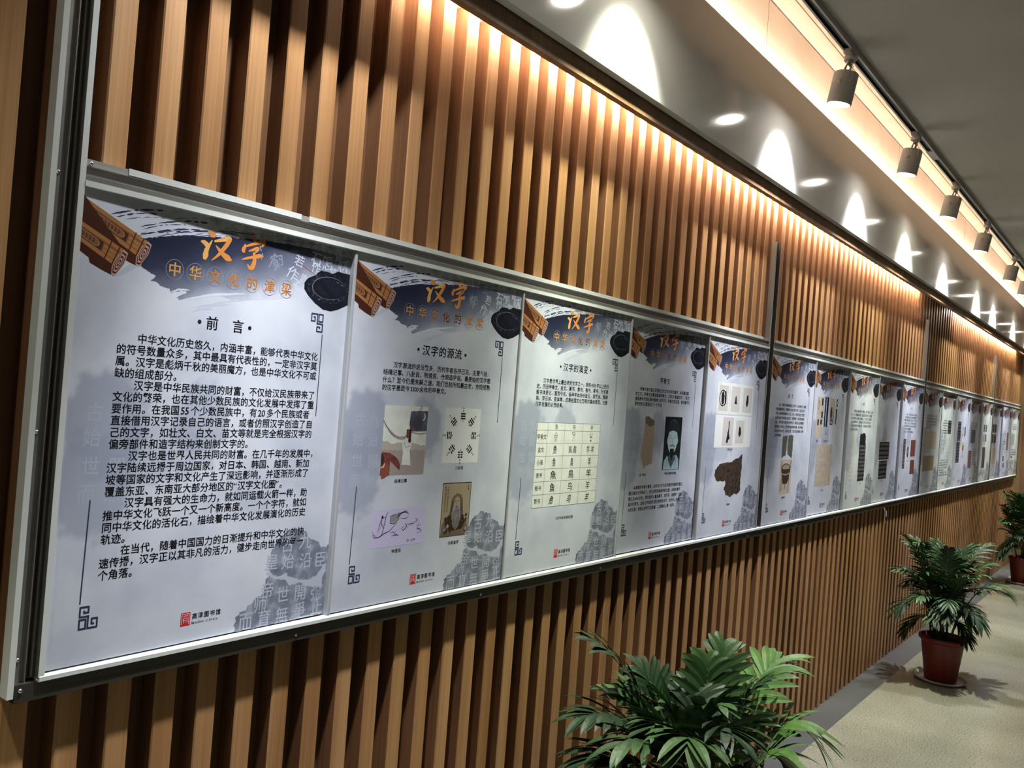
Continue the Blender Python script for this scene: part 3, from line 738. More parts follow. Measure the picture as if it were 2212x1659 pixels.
def pic_elder(a):
    a.rect(337,523,445,659,flat('parchment', (.36,.29,.195)))
    a.rect(337,523,445,525.5,BROWN); a.rect(337,523,339,659,BROWN); a.rect(443,523,445,659,BROWN); a.rect(337,657,445,659,BROWN)
    a.ragged([(340,657),(342,632),(352,612),(368,604),(372,570),(380,556),(394,550),(408,554),(416,568),(420,604),(434,616),(440,640),(441,657)], flat('umber', (.16,.12,.08)), 1.0, 6)
    a.ragged([(352,620),(368,604),(390,622),(416,606),(432,620),(420,640),(386,646),(362,640)], DKBROWN, 2, 5)
    a.poly([(382,566),(394,558),(406,566),(408,584),(400,596),(388,596),(382,584)], TAN)
    a.ragged([(380,584),(408,584),(412,612),(404,634),(394,644),(384,634),(376,612)], GREYP, 1.2, 4)
    for k in range(16): x = 379+2*k; a.stroke([(394+(x-394)*.6,590),(x,612),(394+(x-394)*.5,640)], .9, DKBROWN, .5)
    for k in range(26):
        x = rnd.choice([rnd.uniform(350,378), rnd.uniform(411,434)]); y = rnd.uniform(606,650); a.ragged([(x-5,y),(x,y-4),(x+5,y),(x,y+8)], rnd.choice([BROWN, GREYP, DKBROWN]), .6, 4)
    for s_ in (-1,1):
        a.stroke([(394+s_*9,572),(394+s_*3,572.5)],1.3,DKBROWN); a.stroke([(394+s_*9,568),(394+s_*2,569)],1.1,DKBROWN)
        for k in range(4): a.stroke([(394+s_*(12+k),562+2*k),(394+s_*(15+2*k),590),(394+s_*(17+3*k),612)],1.0,DKBROWN,.5)
    a.stroke([(394,572),(392,581),(396,582)],1,DKBROWN); a.stroke([(389,588),(399,588)],1.2,DKBROWN)
    a.stroke([(386,586),(394,584),(402,586)], 1.8, INKBLK, .5)
    for k in range(22): x = rnd.uniform(344,438); y = rnd.uniform(612,650); a.stroke([(x,y),(x+rnd.uniform(-5,5),y+rnd.uniform(4,10))],.9,DKBROWN,.5)
    for k in range(11): a.glyph('结绳记事仓颉造字的汉文'[k], 349, 534+6*k, 5, DKBROWN); a.glyph('八卦说物语的源流古文字'[k], 358, 534+6*k, 5, DKBROWN)
    a.glyph('仓', 434, 534, 6, DKBROWN); a.glyph('颉', 434, 541, 6, DKBROWN)
def pic_table(a):
    X = [113,166,254,353,453]; Y = [364,386.5,424,461,498,534.5,572,609]
    a.rect(X[0],Y[0],X[-1],Y[-1],CREAM)
    for x in X: a.stroke([(x,Y[0]),(x,Y[-1])], 1.0, INKBLK)
    for y in Y: a.stroke([(X[0],y),(X[-1],y)], 1.0, INKBLK)
    for c, ch in enumerate('鱼鸟羊'): a.glyph(ch, (X[c+1]+X[c+2])/2, 375.5, 17, INKBLK)
    for r, nm in enumerate(('甲骨文','金文','小篆','隶书','楷书','草书')): a.line(nm, 139, (Y[r+1]+Y[r+2])/2, 16, INKBLK, 1, 1.0)
    rows = ['魚鳥羊','魚鳥羊','魚鳥羊','魚鳥羊','鱼鸟羊','鱼鸟羊']
    sxs = (.7,.75,.62,1.15,1.0,.85); sh = (0,.1,0,0,0,.35)
    for r, row in enumerate(rows):
        for c, ch in enumerate(row):
            cx = (X[c+1]+X[c+2])/2; cy = (Y[r+1]+Y[r+2])/2
            if r == 0:
                S = lambda p, w_=1.6: a.stroke(p, w_, INKBLK, .3)
                if c == 0: S([(cx,cy-15),(cx-8,cy-3),(cx-5,cy+5),(cx+8,cy+14)]); S([(cx,cy-15),(cx+8,cy-3),(cx+5,cy+5),(cx-8,cy+14)]); S([(cx-7,cy-4),(cx+7,cy+3)]); S([(cx+7,cy-4),(cx-7,cy+3)]); S([(cx-7,cy-5),(cx+7,cy-5)])
                if c == 1: S([(cx-9,cy-14),(cx+4,cy-15),(cx+8,cy-10),(cx+6,cy-6),(cx-4,cy-8),(cx-9,cy-14)],2); S([(cx+6,cy-6),(cx+7,cy+12)]); S([(cx,cy-7),(cx-1,cy+4)]); S([(cx-2,cy+4),(cx-2,cy+14)])
                if c == 2: S([(cx-9,cy-10),(cx-5,cy-13),(cx-4,cy-3),(cx,cy)],2); S([(cx+9,cy-10),(cx+5,cy-13),(cx+4,cy-3),(cx,cy)],2); S([(cx,cy-6),(cx,cy+10)],2); S([(cx-8,cy),(cx+8,cy)],2); a.ell(cx,cy+11,4,2.5,INKBLK)
            elif r == 1 and c > 0:
                for dx in (-13, 12): a.glyph(ch, cx+dx, cy, 24, INKBLK, .8, -.1 if dx < 0 else .15); a.glyph(ch, cx+dx+.8, cy, 24, INKBLK, .8, -.1 if dx < 0 else .15)
            else:
                a.glyph(ch, cx, cy, 27, INKBLK, sxs[r], 0, sh[r]); a.glyph(ch, cx+.7, cy+.3, 27, INKBLK, sxs[r], 0, sh[r])
def pic_bone(a):
    a.ragged([(160,333),(178,330),(226,345),(231,420),(229,488),(231,496),(205,498),(180,506),(174,517),(163,495),(146,470),(143,455),(152,420)], flat('bone', (.40,.30,.235)), 1.2, 7)
    a.ragged([(160,333),(178,330),(226,345),(227,362),(190,366),(160,352)], flat('bone_dark', (.17,.135,.105)), 1.5, 6)
    for x, y in ((182,392),(196,415),(170,462),(205,380)): a.ell(x,y,2,2,DKBROWN)
    a.stroke([(160,345),(152,420),(144,455)], 1.6, LILAC, .4)
def pic_portrait(a):
    a.rect(309,328,443,521,flat('near_black', (.012,.016,.02)))
    a.ragged([(316,520),(318,488),(340,470),(356,476),(394,476),(412,466),(432,482),(438,520)], TEAL, 1, 6)
    a.poly([(346,480),(376,516),(408,480),(396,466),(356,466)], STEELB)
    a.ell(376,412,38,50,flat('pale_face', (.48,.62,.64))); a.ell(337,416,5,11,TEAL); a.ell(415,416,5,11,TEAL)
    a.poly([(330,392),(332,366),(350,344),(378,334),(404,346),(420,368),(422,394),(400,382),(376,378),(350,382)], flat('hat', (.022,.03,.036)))
    a.stroke([(346,348),(378,338),(406,350)], 5, STEELB, .5)
    for s_ in (-1,1): a.stroke([(376+s_*26,405),(376+s_*10,405)],3.4,STEELB,.5); a.stroke([(376+s_*26,396),(376+s_*9,398)],2.6,INKBLK,.5)
    a.stroke([(376,404),(373,424),(379,427),(384,424)],2,STEELB); a.stroke([(362,438),(390,438)],2.4,BRICK,.5)
    a.stroke([(352,436),(376,431),(400,436)],4,INKBLK,.6); a.ragged([(360,444),(392,444),(390,468),(376,492),(362,468)], INKBLK, 1.2, 5)
def pic_rubbings(a, row):
    if row == 0:
        for k, (x0,x1) in enumerate(((112,228),(232,346),(350,472))): a.rect(x0,178,x1,306,CREAM); a.rect(x0+14,190,x1-14,294,flat('aged_paper', (.56,.53,.50)))
        a.ragged([(150,222),(166,212),(178,230),(176,262),(160,272),(150,256)], INKBLK, 2, 5); a.ragged([(180,216),(194,214),(198,262),(184,270)], INKBLK, 2, 5); a.ring(164,242,34,5,INKBLK,16)
        a.ragged([(290,222),(298,236),(304,262),(280,262),(286,238)], INKBLK, 1.5, 5); a.ragged([(404,222),(420,218),(424,250),(412,272),(398,256)], INKBLK, 1.5, 5)
    else:
        a.rect(110,310,472,440,WHITE); a.rect(184,318,286,434,flat('aged_paper', (.56,.53,.50))); a.rect(300,318,410,434,CREAM); a.rect(314,328,396,424,flat('aged_paper', (.56,.53,.50)))
        a.ragged([(238,334),(246,330),(248,352),(246,380),(258,404),(246,408),(236,424),(222,420),(232,384),(240,356)], INKBLK, 1.5, 5)
        a.ragged([(350,352),(366,360),(370,384),(354,398),(342,384),(344,362)], INKBLK, 1.5, 5)
def pic_fragment(a):
    a.ragged([(402,470),(380,478),(360,486),(330,488),(300,500),(240,502),(176,508),(140,532),(138,556),(158,575),(200,576),(244,578),(250,590),(236,612),(262,636),(302,646),(340,634),(372,640),(404,622),(398,580),(404,520)], BROWN, 3.2, 7)
    for k in range(90):
        x = rnd.uniform(160,390); y = rnd.uniform(500,628)
        if y > 575 and x < 250: continue
        a.stroke([(x,y),(x+rnd.uniform(-8,8),y+rnd.uniform(2,10))], rnd.uniform(1,3.5), rnd.choice([DKBROWN, flat('bronze', (.12,.09,.065)), flat('bronze_lt', (.19,.15,.11))]), .6)
def pic_vessel(a):
    a.rect(200,500,352,662,SAND)
    a.ragged([(206,390),(268,385),(262,440),(258,480),(230,484),(206,494),(204,440)], flat('dark_scale', (.10,.10,.085)), 2, 8); a.ragged([(280,385),(344,383),(346,440),(344,496),(318,486),(282,478),(276,440)], flat('dark_scale', (.10,.10,.085)), 2, 8)
    a.stroke([(218,506),(216,540),(222,560)],5,BROWN); a.stroke([(336,506),(336,540),(330,560)],5,BROWN)
    a.ell(276,540,56,22,BROWN); a.ell(276,538,46,15,TAN); a.ragged([(220,545),(332,545),(322,590),(302,616),(250,616),(230,590)], BROWN, 1, 8)
    a.stroke([(222,566),(276,572),(330,566)],6,TAN,.2)
    for x in (228,324): a.stroke([(x,590),(x-2,650)],8,BRICK,.2)
    a.stroke([(276,616),(276,640)],8,BROWN,.2); a.ell(276,590,30,12,DKBROWN)
def pic_relics(a):
    a.rect(92,184,196,395,SAND); a.rect(300,184,384,320,SAND)
    for (x0,y0,x1,y1,m) in ((165,190,186,226,INKBLK),(168,258,190,292,INKBLK),(112,300,134,330,INKBLK),(160,300,182,326,INKBLK),(216,180,236,338,INKBLK),(248,180,276,338,INKBLK),(110,200,130,250,TAN)): a.ragged([(x0,y0),(x1,y0),(x1,y1),(x0,y1)], m, 1, 8)
    a.ell(330,262,16,34,BROWN); a.ell(360,290,14,40,GREYP); a.rect(318,296,356,326,BROWN); a.rect(324,304,350,318,SAND)
    a.ell(420,205,16,22,BROWN); a.ell(420,205,7,12,CREAM); a.ragged([(404,240),(424,236),(430,262),(422,322),(408,322),(410,270)], INKBLK, 1.5, 6)
    a.stroke([(250,352),(262,372),(300,378)],5,STEELB,.6); a.stroke([(262,372),(240,384)],4,STEELB,.6)
def pic_glyphcol(x, y0, y1, m, size, chars, cols=1, dx=20):
    def fn(a):
        r = random.Random(int(x+y0))
        n = int((y1-y0)/(size*1.15))
        for c in range(cols):
            for k in range(n): a.glyph(r.choice(chars), x+c*dx, y0+(k+.5)*(y1-y0)/n, size, m)
    return pic(fn)
def pic_stele(a):
    a.ragged([(268,376),(280,362),(300,372),(330,360),(372,366),(386,380),(388,420),(398,440),(398,645),(264,645),(264,440)], INKBLK, 2, 8)
    r = random.Random(5)
    for i in range(5):
        for j in range(9): a.glyph(r.choice('古九皇始沿臣帝世開师而育'), 282+i*25, 440+j*23, 17, GREYP)
def pic_ring(x, y, rx, ry, m, hole):
    def fn(a): a.ell(x,y,rx,ry,m); a.ell(x,y,rx*.45,ry*.45,hole)
    return pic(fn)

CONTENT = [
 [heading('前　言', 201, 27, 290), body(P1, 87, 243, 18.6, 20.28, 18.4)],
 [heading('汉字的源流', 201, 27), body(P2, 114, 243, 14.7, 17.6, 14.6), pic(pic_knot), cap('结绳记事',189,512), pic(pic_bagua), cap('八卦说',392,486), pic(pic_drawing), cap('物语说',192,676), pic(pic_elder), cap('仓颉造字',391,675)],
 [heading('汉字的演变', 199, 26, 289), body(P3, 102, 244, 15.0, 17.0, 14.6), pic(pic_table), cap('汉字字体的演变过程',286,646)],
 [heading('甲骨文', 203, 24, 283, False), body(P4, 84, 239, 14.9, 17.0, 14.4), pic(pic_bone), cap('图 甲骨文',171,534), pic(pic_portrait), cap('甲骨文的最早发现者',376,534), body(P4b, 90, 576, 14.2, 18.7, 13.8)],
 [pic(lambda a: pic_rubbings(a,0)), pic(lambda a: pic_rubbings(a,1)), cap('甲骨文拓片',268,449), pic(pic_fragment), cap('刻辞骨',290,675)],
 [heading('金　文', 200, 22, 268, False), body(P6, 96, 245, 15.6, 20.1, 14.4), pic(pic_vessel), cap('青铜器铭文',267,679)],
 [pic(pic_relics), cap('简牍',130,412), cap('甲骨文金文小篆',270,412), plain(130,430,392,650,SAND,'slip',3), cap('铭文拓片',268,672)],
 [heading('小　篆', 193, 20, 274, False), body(P8, 74, 238, 19.0, 21.0, 16.5), pic_glyphcol(100,364,646,YELL,20,'古九皇始沿臣帝世',3,26), pic(pic_stele), cap('石青',125,662), cap('汉字小篆',330,660)],
 [pic_glyphcol(222,180,370,STEELB,16,'一中文小古九',2,48), cap('汉字',190,402), plain(142,415,386,527,INKBLK,'rub',2), plain(160,535,356,650,INKBLK,'rub',4), cap('碑帖',250,664)],
 [heading('隶　书', 182, 18, 275, False), body(P10, 108, 224, 20.6, 20.0, 16), plain(110,392,178,597,BROWN,'rub',6), pic_ring(248,482,26,40,INKBLK,GREYP), plain(325,399,466,516,BRICK,'text',7), plain(340,540,466,640,BRICK,'text',8), cap('简牍',250,545), cap('汉隶',146,612)],
 [body(GENERIC, 104, 215, 20.6, 22, 17), plain(90,330,470,465,SAND,'slip',9), cap('碑帖',280,480), plain(70,515,440,632,TAN,'text',10), cap('拓片',250,648)],
 [body(GENERIC[:3]+GENERIC[:3], 150, 240, 12, 20, 11), plain(340,235,465,345,INKBLK,'rub',11), pic_glyphcol(160,350,520,INKBLK,26,'魚鳥羊草行楷',2,60), pic_glyphcol(330,380,540,INKBLK,20,'甲金小古九',3,48), body(GENERIC+GENERIC[:2], 110, 560, 19, 20, 15)],
 [plain(90,235,230,400,INKBLK,'rub',12), plain(80,408,220,590,INKBLK,'rub',13), pic_ring(330,320,40,48,GREYP,WHITE), pic_ring(420,320,36,48,STEELB,GREYP), pic_ring(370,460,52,56,YELL,BROWN), cap('铭文',370,375), cap('青铜器',370,535), cap('拓片',150,605)],
 [heading('草　书', 190, 18, 290, False), body(GENERIC[:4], 110, 235, 20, 20, 16), plain(160,300,400,420,STEELB,'rub',14), plain(110,490,260,650,BRICK,'rub',15), body(GENERIC+GENERIC[:3], 300, 480, 12, 20, 11)],
 [plain(160,240,240,310,STEELB,'rub',16), plain(270,240,350,310,STEELB,'rub',17), plain(160,335,240,405,GREYP,'rub',18), plain(270,335,350,405,STEELB,'rub',19), cap('碑帖',250,425), plain(160,460,330,665,INKBLK,'rub',20), body(GENERIC[:3], 110, 690, 18, 18, 14)],
 [plain(90,225,190,310,INKBLK,'rub',21), plain(210,225,330,310,INKBLK,'rub',22), plain(90,330,190,420,INKBLK,'rub',23), plain(210,330,330,420,INKBLK,'rub',24), plain(90,470,360,640,SAND,'slip',25), cap('行书',230,660)],
 [body(GENERIC+GENERIC+GENERIC, 120, 290, 11, 18, 10), plain(360,300,480,500,BRICK,'rub',26), plain(150,560,260,620,STEELB,'rub',27), plain(190,640,300,690,STEELB,'rub',28), cap('楷书',400,520)],
 [body(GENERIC[:4], 160, 200, 16, 20, 14), plain(130,310,330,440,GREYP,'rub',29), body(GENERIC[:3], 130, 500, 22, 26, 20), plain(140,570,240,590,INKBLK), body(GENERIC+GENERIC[:2], 100, 620, 18, 18, 14)],
]
DESC = ['first and largest poster, headed foreword, filled with five paragraphs of text', 'poster with the knotted rope, trigram chart, ink drawing and bearded elder pictures',
 'poster with the white ruled table comparing old character forms', 'poster with the tan bone fragment beside a dark portrait of a bearded man',
 'poster with two rows of black rubbings above a dark bronze fragment', 'poster with the bronze vessel picture, just right of the first divider post',
 'poster with small relic photos above one tan slip sheet', 'poster with yellow old characters beside a tall black stele rubbing',
 'poster with two black rubbings stacked one below the other', 'poster with red brick-toned pictures and a black jade ring, left of the second divider',
 'poster with two sand-coloured sheets, just right of the second divider post', 'poster with rows of big ink characters over a long text block',
 'poster with two black rubbings at left and round seals at right', 'poster with a slate picture above a tall red-brown rubbing',
 'poster with four small slate squares over one black rubbing, left of the third divider', 'poster with four black squares above a sand sheet, just right of the third divider',
 'poster with one red-brown rubbing at the right, second from the far end', 'last poster at the far end of the display, beside the end post']
BND = [(.663,1.2525),(1.2525,1.8625),(1.8625,2.4635),(2.4635,3.066),(3.066,3.678)]
BND += [(3.735+.6025*k, 3.735+.6025*(k+1)) for k in range(5)]
BND += [(6.805+.616*k, 6.805+.616*(k+1)) for k in range(5)]
BND += [(9.94+.655*k, 9.94+.655*(k+1)) for k in range(3)]
DEEP = {0, 3, 6, 8, 11, 13, 15}
for k, (xa, xb) in enumerate(BND):
    t = thing('exhibition_poster', DESC[k], 'poster', (xa+.0006, 1.4225 if k in DEEP else 1.4125, CAMZ+.287), 'posters in the display rail')
    t.scale = ((xb-xa-.0012)/.6, 1, 1)
    if k == 0: t.location.y = 1.4115; t.rotation_euler.z = .0165      # its right edge sits deeper in the channel
    for nm, me in list(TPL.items()) + CONTENT[k]:
        link(nm.split('#')[0], me, t)

# ================================================================ DISPLAY FRAME
fr = thing('display_frame', 'long aluminium rail frame with upright posts holding the row of posters', 'display frame', (.608, SF, CAMZ))
X0 = .608
def post(xl, zb, ztop, narrow):
    W = .055
    pr = [(0,0),(0,.026),(.0095,.026),(.0095,.010),(.0285,.010),(.0285,.016),(.0298,.016),(.0298,.007),(.0365,.007),(.0365,.017),(.0388,.017),(.0388,.010),(.0452,.010),(.0452,.026),(W,.026),(W,0)]
    ms = [FILM,FILM,FILM] + [POSTM]*5 + [DARKM] + [POSTM]*4 + [FILM,FILM,POSTM]
    if narrow:      # the divider posts show only thin pale edges
        pr = [(0,0),(0,.024),(.0035,.024),(.0035,.010),(.024,.010),(.024,.016),(.0253,.016),(.0253,.007),(.030,.007),(.030,.016),(.0313,.016),(.0313,.010),(.0515,.010),(.0515,.024),(W,.024),(W,0)]
        ms = [POSTM,FILM,POSTM] + [DARKM]*10 + [FILM,POSTM,POSTM]
    b = MB()
    if narrow: b.prism(pr, ms, lambda p,q,t: (xl-X0+p, -q, t), zb, ztop)
    else:           # the left half runs down past the bottom rail, the right half stops on its lip
        b.prism(pr[:7] + [(.0298,0)], ms[:6] + [POSTM, POSTM], lambda p,q,t: (xl-X0+p, -q, t), zb, ztop)
        b.prism([(.0298,0)] + pr[7:], [POSTM] + ms[7:], lambda p,q,t: (xl-X0+p, -q, t), zb+.026, ztop)
    return b.build('post', fr)
posts = [(.608,-.538,.98), (3.679,-.522,.757), (6.749,-.522,.765), (9.885,-.522,.765), (11.905,-.522,.33)]
posts = [(.608,-.538,.98,'')] + [(a,b_,c,'') for a,b_,c in posts[1:4]] + [(11.906,-.545,.345,'')]
for k, (xl, zb, ztp, _) in enumerate(posts): post(xl, zb, ztp, k > 0)
bays = [(.663,3.679),(3.734,6.749),(6.804,9.885),(9.940,11.906)]
for i, (xa, xb) in enumerate(bays):
    pr = [(.281,0),(.281,.027),(.2905,.027),(.2905,.013),(.3015,.013),(.3015,.020),(.3035,.020),(.3035,.011),(.3145,.011),(.3145,.022),(.326,.022),(.326,0)]
    ms = [FILM,FILM,FILM] + [RAILM]*2 + [STEEL]*2 + [RAILM]*5
    b = MB(); b.prism(pr, ms, lambda p,q,t: (t-X0,-q,p), xa, xb); rail = b.build('top_rail', fr)
    pb = [(-.512,0),(-.512,.0105),(-.509,.0125),(-.509,.024),(-.512,.027),(-.519,.027),(-.521,.022),(-.548,.022),(-.548,0)]
    mb = [FILM,FILM,FILM,FILM,FILM,DARKM,DARKM,DARKM,DARKM]
    b = MB(); b.prism(pb, mb, lambda p,q,t: (t-X0,-q,p), xa - (.008 if i == 0 else .055), xb)
    if i == 0: b.box((.6205-X0,-.022,-.548), (xa-.008-X0,0,-.519), DARKM)
    b.build('bottom_rail', fr)
    inner = [q for q, _ in BND if xa + .1 < q < xb - .1]
    for q in inner:
        b = MB(); b.prism([(-.0042,.003),(-.0042,.0225),(-.0022,.0240),(.0022,.0240),(.0042,.0225),(.0042,.003)], [STRIPM]*6, lambda p,d,t: (q-X0+p,-d,t), -.511, .282); b.build('joining_strip', fr)
    cuts = {0: [(.735,1.098),(1.118,3.60)], 1: [(3.75,5.3),(5.33,6.70)], 2: [(6.83,9.85)], 3: [(9.96,11.88)]}[i]
    for ca, cb in cuts:
        b = MB(); b.box((ca-X0,-.0235,.3165),(cb-X0,-.0221,.3275),FILM); b.build('protective_film', rail)
b = MB(); b.lathe([(0,.0026),(.0018,.0024),(.0032,.0012),(.0036,0)], STEEL, 14); b.disc(.0011,.00275,SCREWHOLE,8); SCREW = b.mesh('screw', True)
def screw(xx, z, d):
    o = link('screw', SCREW, fr, (xx-X0, -d, z), (math.pi/2, 0, 0))
for z in (.70, .296, -.12, -.483): screw(.627, z, .010)
screw(.6295, -.529, .022); screw(.672, .3195, .022)
xx = 1.17
while xx < 11.8: screw(xx, -.5355, .022); xx += .605
for xp in (3.698, 6.768, 9.904):
    for z in (.6, .1, -.35): screw(xp, z, .010)

# ================================================================ PALMS
def frond(p0, tip, rise, nleaf, leaf, width, seed, lm, name='frond', parent=None, ymax=9):
    r = random.Random(seed)
    P0, P2 = Vector(p0), Vector(tip); mid = P0.lerp(P2, .5) + Vector((0,0,rise))
    def bez(t): return P0*(1-t)**2 + mid*2*t*(1-t) + P2*t*t
    def tan(t): return ((mid-P0)*(1-t) + (P2-mid)*t).normalized()
    b = MB(); N = 16
    b.tube([bez(i/N) for i in range(N+1)], [.0034*(1-.8*i/N)+.0006 for i in range(N+1)], STEMM, 5)
    for k in range(nleaf):
        u = k/(nleaf-1); t = .34 + .66*u
        c = bez(t); d = tan(t)
        side = d.cross(Vector((0,0,1)))
        side = side.normalized() if side.length > .05 else Vector((1,0,0))
        up = side.cross(d).normalized()
        ll = leaf*(.62 + .55*math.sin(math.pi*min(1, .18+.80*u)))*r.uniform(.88,1.1)
        for s in (-1, 1):
            ang = math.radians(58 - 36*u + r.uniform(-7,7))
            dirv = (side*s*math.sin(ang) + d*math.cos(ang) + up*r.uniform(.02,.26)).normalized()
            wv = dirv.cross(up).normalized(); droop = r.uniform(.25,.55) + .15*u
            pts = []; M = 6
            for j in range(M+1):
                q = j/M
                pos = c + dirv*(ll*q) + Vector((0,0,-1))*(droop*ll*q*q*.75)
                ww = width*(math.sin(math.pi*min(1, q*.86+.10))**.8)*(1 if q < 1 else 0)
                pts.append((pos, wv*ww*.5))
            nrm = up*(width*.16)
            for j in range(M):
                (pa, wa), (pb, wb) = pts[j], pts[j+1]
                b.face([pa-wa+nrm*(wa.length/width), pb-wb+nrm*(wb.length/width), pb, pa], lm)
                if wb.length > 1e-6 or True: b.face([pa, pb, pb+wb+nrm*(wb.length/width), pa+wa+nrm*(wa.length/width)], lm)
    y0 = ymax - .10              # leaves bend aside before they reach the slats
    b.v = [(x, y if y < y0 else y0 + .09*(1-math.exp(-(y-y0)/.09)), z) for x, y, z in b.v]
    me = b.mesh(name, True, False)
    return link(name, me, parent)

def palm(loc, tips, label, seed, nlow=8, hscale=1.0, wl=.024, pairs=11, nup=0):
    t = thing('potted_palm', label, 'potted plant', loc, 'palms standing along the slat wall')
    R = random.Random(seed)
    b = MB()
    b.lathe([(0,.004),(.085,.004),(.092,.010),(.122,.235),(.124,.247),(.136,.250),(.139,.256),(.139,.272),(.135,.275),(.127,.272),(.122,.240),(.118,.236)], POT, 48)
    b.build('pot', t, smooth=True)
    b = MB(); b.disc(.119,.242,SOIL,40)
    for k in range(60):
        a = R.uniform(0,6.28); q = .11*math.sqrt(R.random()); x, y, s_ = q*math.cos(a), q*math.sin(a), R.uniform(.004,.011)
        b.face([(x-s_,y-s_,.243),(x+s_,y-s_,.243),(x,y,.243+s_)], SOIL); b.face([(x+s_,y-s_,.243),(x,y+s_,.243),(x,y,.243+s_)], SOIL); b.face([(x,y+s_,.243),(x-s_,y-s_,.243),(x,y,.243+s_)], SOIL)
    b.build('soil', t)
    stems = []
    for k in range(9):
        a = R.uniform(0, 6.28); q = R.uniform(.01,.075); h = R.uniform(.42,.66)*hscale
        base = Vector((q*math.cos(a), q*math.sin(a), .24)); top = base + Vector((R.uniform(-.05,.05)+q*math.cos(a)*.6, R.uniform(-.05,.05)+q*math.sin(a)*.6, h-.24))
        b = MB(); b.tube([base, base.lerp(top,.35)+Vector((R.uniform(-.008,.008),0,0)), base.lerp(top,.7), top], [.0075,.0068,.0058,.0046], STEMM, 8)
        b.build('cane', t, smooth=True); stems.append((base, top))
    for i, (dx, dy, z, rise, leaf) in enumerate(tips):
        tip = Vector((dx, dy, z))
        base, top = min(stems, key=lambda s: (s[1].xy - tip.xy*.25).length + R.uniform(0,.05))
        zz = min(top.z, max(.34, z*.62)); p0 = base.lerp(top, (zz-.24)/(top.z-.24))
        lm = LEAVES[0] if R.random() < .45 else (LEAVES[1] if R.random() < .88 else LEAVES[2])
        frond(p0, tip, rise, R.randint(pairs,pairs+4), leaf, wl*R.uniform(.85,1.12), seed*100+i, lm, parent=t, ymax=1.40-loc[1])
    for k in range(nup):
        a = 6.28*k/max(1,nup) + R.uniform(-.3,.3); q = R.uniform(.10,.27); base, top = R.choice(stems)
        tip = Vector((q*math.cos(a), q*math.sin(a), R.uniform(.66,.93)*hscale))
        frond(base.lerp(top, R.uniform(.6,1)), tip, R.uniform(.05,.12), R.randint(pairs,pairs+3), tips[0][4]*R.uniform(.85,1.05), wl*R.uniform(.85,1.1), seed*100+30+k, LEAVES[R.choice([0,1,1,2])], parent=t, ymax=1.40-loc[1])
    for k in range(nlow):
        a = 6.28*k/nlow + R.uniform(-.3,.3); q = R.uniform(.20,.34); base, top = R.choice(stems)
        tip = Vector((q*math.cos(a), q*math.sin(a), R.uniform(.36,.72)*hscale))
        frond(base.lerp(top, R.uniform(.25,.8)), tip, R.uniform(.08,.18), R.randint(pairs-1,pairs+2), tips[0][4]*R.uniform(.8,1.0), wl*R.uniform(.8,1.0), seed*100+60+k, LEAVES[R.choice([0,0,1])], parent=t, ymax=1.40-loc[1])
    return t
def saucer(loc, label):
    b = MB(); b.lathe([(0,.0),(.125,.0),(.146,.010),(.152,.022),(.149,.024),(.143,.013),(.122,.004),(0,.0035)], SAUCER, 48)
    o = b.build('plant_saucer', None, loc, smooth=True); tag(o, label, 'saucer', 'saucers under the palms')
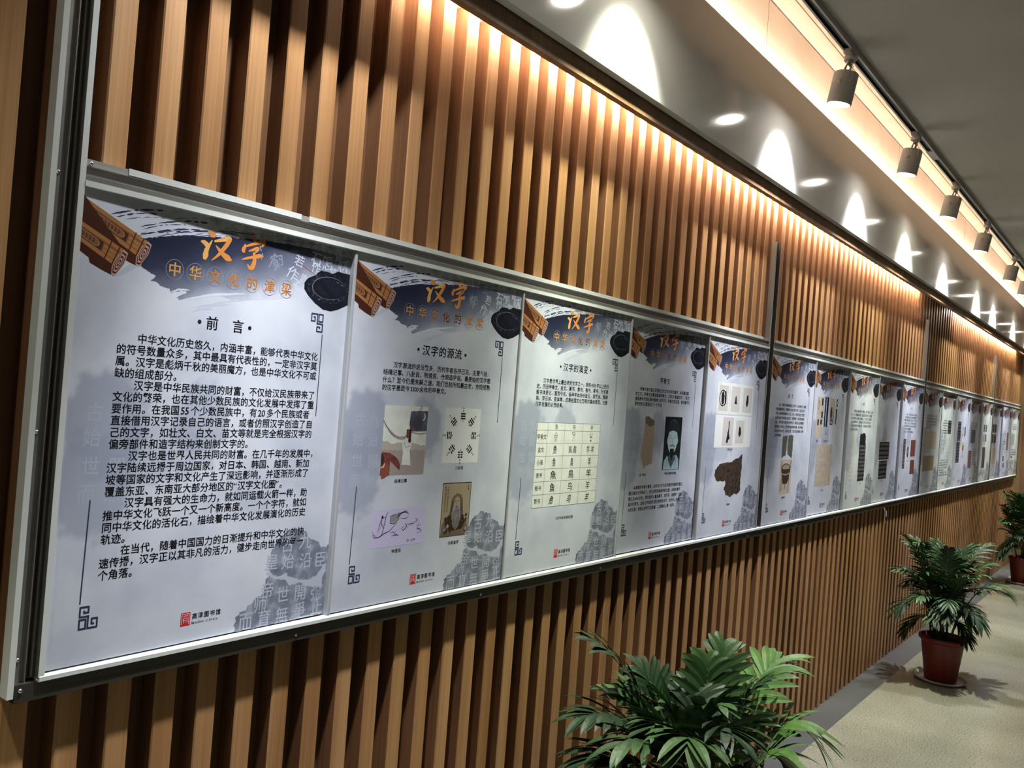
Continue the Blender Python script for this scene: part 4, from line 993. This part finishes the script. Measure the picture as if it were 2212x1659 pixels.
PALMS = [((2.33,1.0), 'nearest potted palm, cut off by the bottom edge of the picture', 3, 'shallow grey saucer under the nearest palm',
   [(-.2,.26,.89,.14,.15),(-.31,.2,.73,.16,.15),(-.37,.13,.65,.16,.15),(-.0,.2,.78,.08,.16),(-.24,.02,.74,.14,.16),(.13,.06,.81,.12,.14),(.19,.04,.84,.12,.15),(.11,-.11,.8,.14,.15),(.34,-.09,.82,.16,.15),(.24,-.22,.66,.24,.15),(.02,-.22,.64,.2,.15),(-.19,-.15,.76,.16,.16),(-.31,-.09,.74,.18,.16),(-.35,.06,.71,.16,.15),(-.04,.25,.72,.12,.16),(.19,-.06,.66,.14,.15),(-.06,.08,.71,.12,.16),(-.04,-.05,.76,.14,.15),(.09,.08,.73,.1,.14)]),
 ((5.99,1.04), 'middle potted palm in a dark red pot, standing whole on the floor', 5, 'shallow grey saucer under the middle palm with the whole red pot',
   [(-.2,.21,.88,.1,.115),(-.27,.23,.68,.14,.115),(-.33,.2,.45,.22,.115),(.07,.06,.8,.08,.1),(.1,-.11,.84,.1,.115),(.3,-.18,.85,.12,.11),(.1,-.22,.75,.14,.115),(.02,-.34,.6,.26,.115),(-.19,.18,.3,.16,.1),(-.09,-.16,.4,.16,.1),(-.07,-.14,.3,.14,.1),(-.2,.08,.68,.1,.11),(-.1,-.05,.76,.1,.11),(.14,-.07,.62,.1,.11),(-.03,.15,.76,.08,.11),(.0,-.19,.69,.12,.11),(-.29,.01,.44,.16,.11),(-.31,-.07,.53,.18,.11),(-.29,.1,.54,.14,.11),(-.01,-.07,.51,.12,.11),(-.08,.18,.57,.12,.11),(-.15,.01,.61,.1,.11)]),
 ((10.55,1.13), 'farthest potted palm, half cut off by the right picture edge', 9, 'shallow grey saucer under the farthest palm at the right edge',
   [(-.16,.2,.83,.1,.115),(-.22,.2,.69,.12,.115),(-.23,.2,.54,.14,.115),(-.18,.2,.32,.16,.11),(-.3,.2,.3,.2,.11),(-.1,.07,.78,.1,.11),(-.25,.07,.65,.12,.11),(-.3,.14,.52,.14,.11),(-.2,.0,.7,.1,.11),(-.3,.14,.3,.16,.11),(-.19,.09,.44,.12,.11),(-.23,-.05,.57,.14,.11),(-.0,-.06,.75,.1,.11),(.04,-.11,.46,.2,.11)])]
for ((px_, py_), lab, sd, slab, tips), (hs, nl, wl, pr, nu) in zip(PALMS, ((.86, 9, .0265, 10, 0), (1, 13, .0150, 14, 12), (1.12, 12, .0155, 14, 12))):
    saucer((px_, py_, 0), slab)
    if sd == 9: tips = [(a_, b_, c_ + (.12 if c_ > .5 else 0), d_, e_) for a_, b_, c_, d_, e_ in tips]     # the farthest palm is taller
    palm((px_, py_, .0042), tips, lab, sd, nl, hs, wl, pr, nu)

# a loose white tie left hanging from the bottom rail
tie = MB(); tie.tube([(0,0,0),(.012,-.006,-.030),(.020,-.004,-.075),(.026,-.010,-.098)], .0016, FILM, 6); tie.tube([(.0,0,0),(.022,-.010,-.020),(.016,-.014,-.055)], .0016, FILM, 6)
tag(tie.build('cable_tie', None, (5.83, 1.404, CAMZ-.548)), 'loose white cable tie hanging under the bottom rail', 'cable tie')
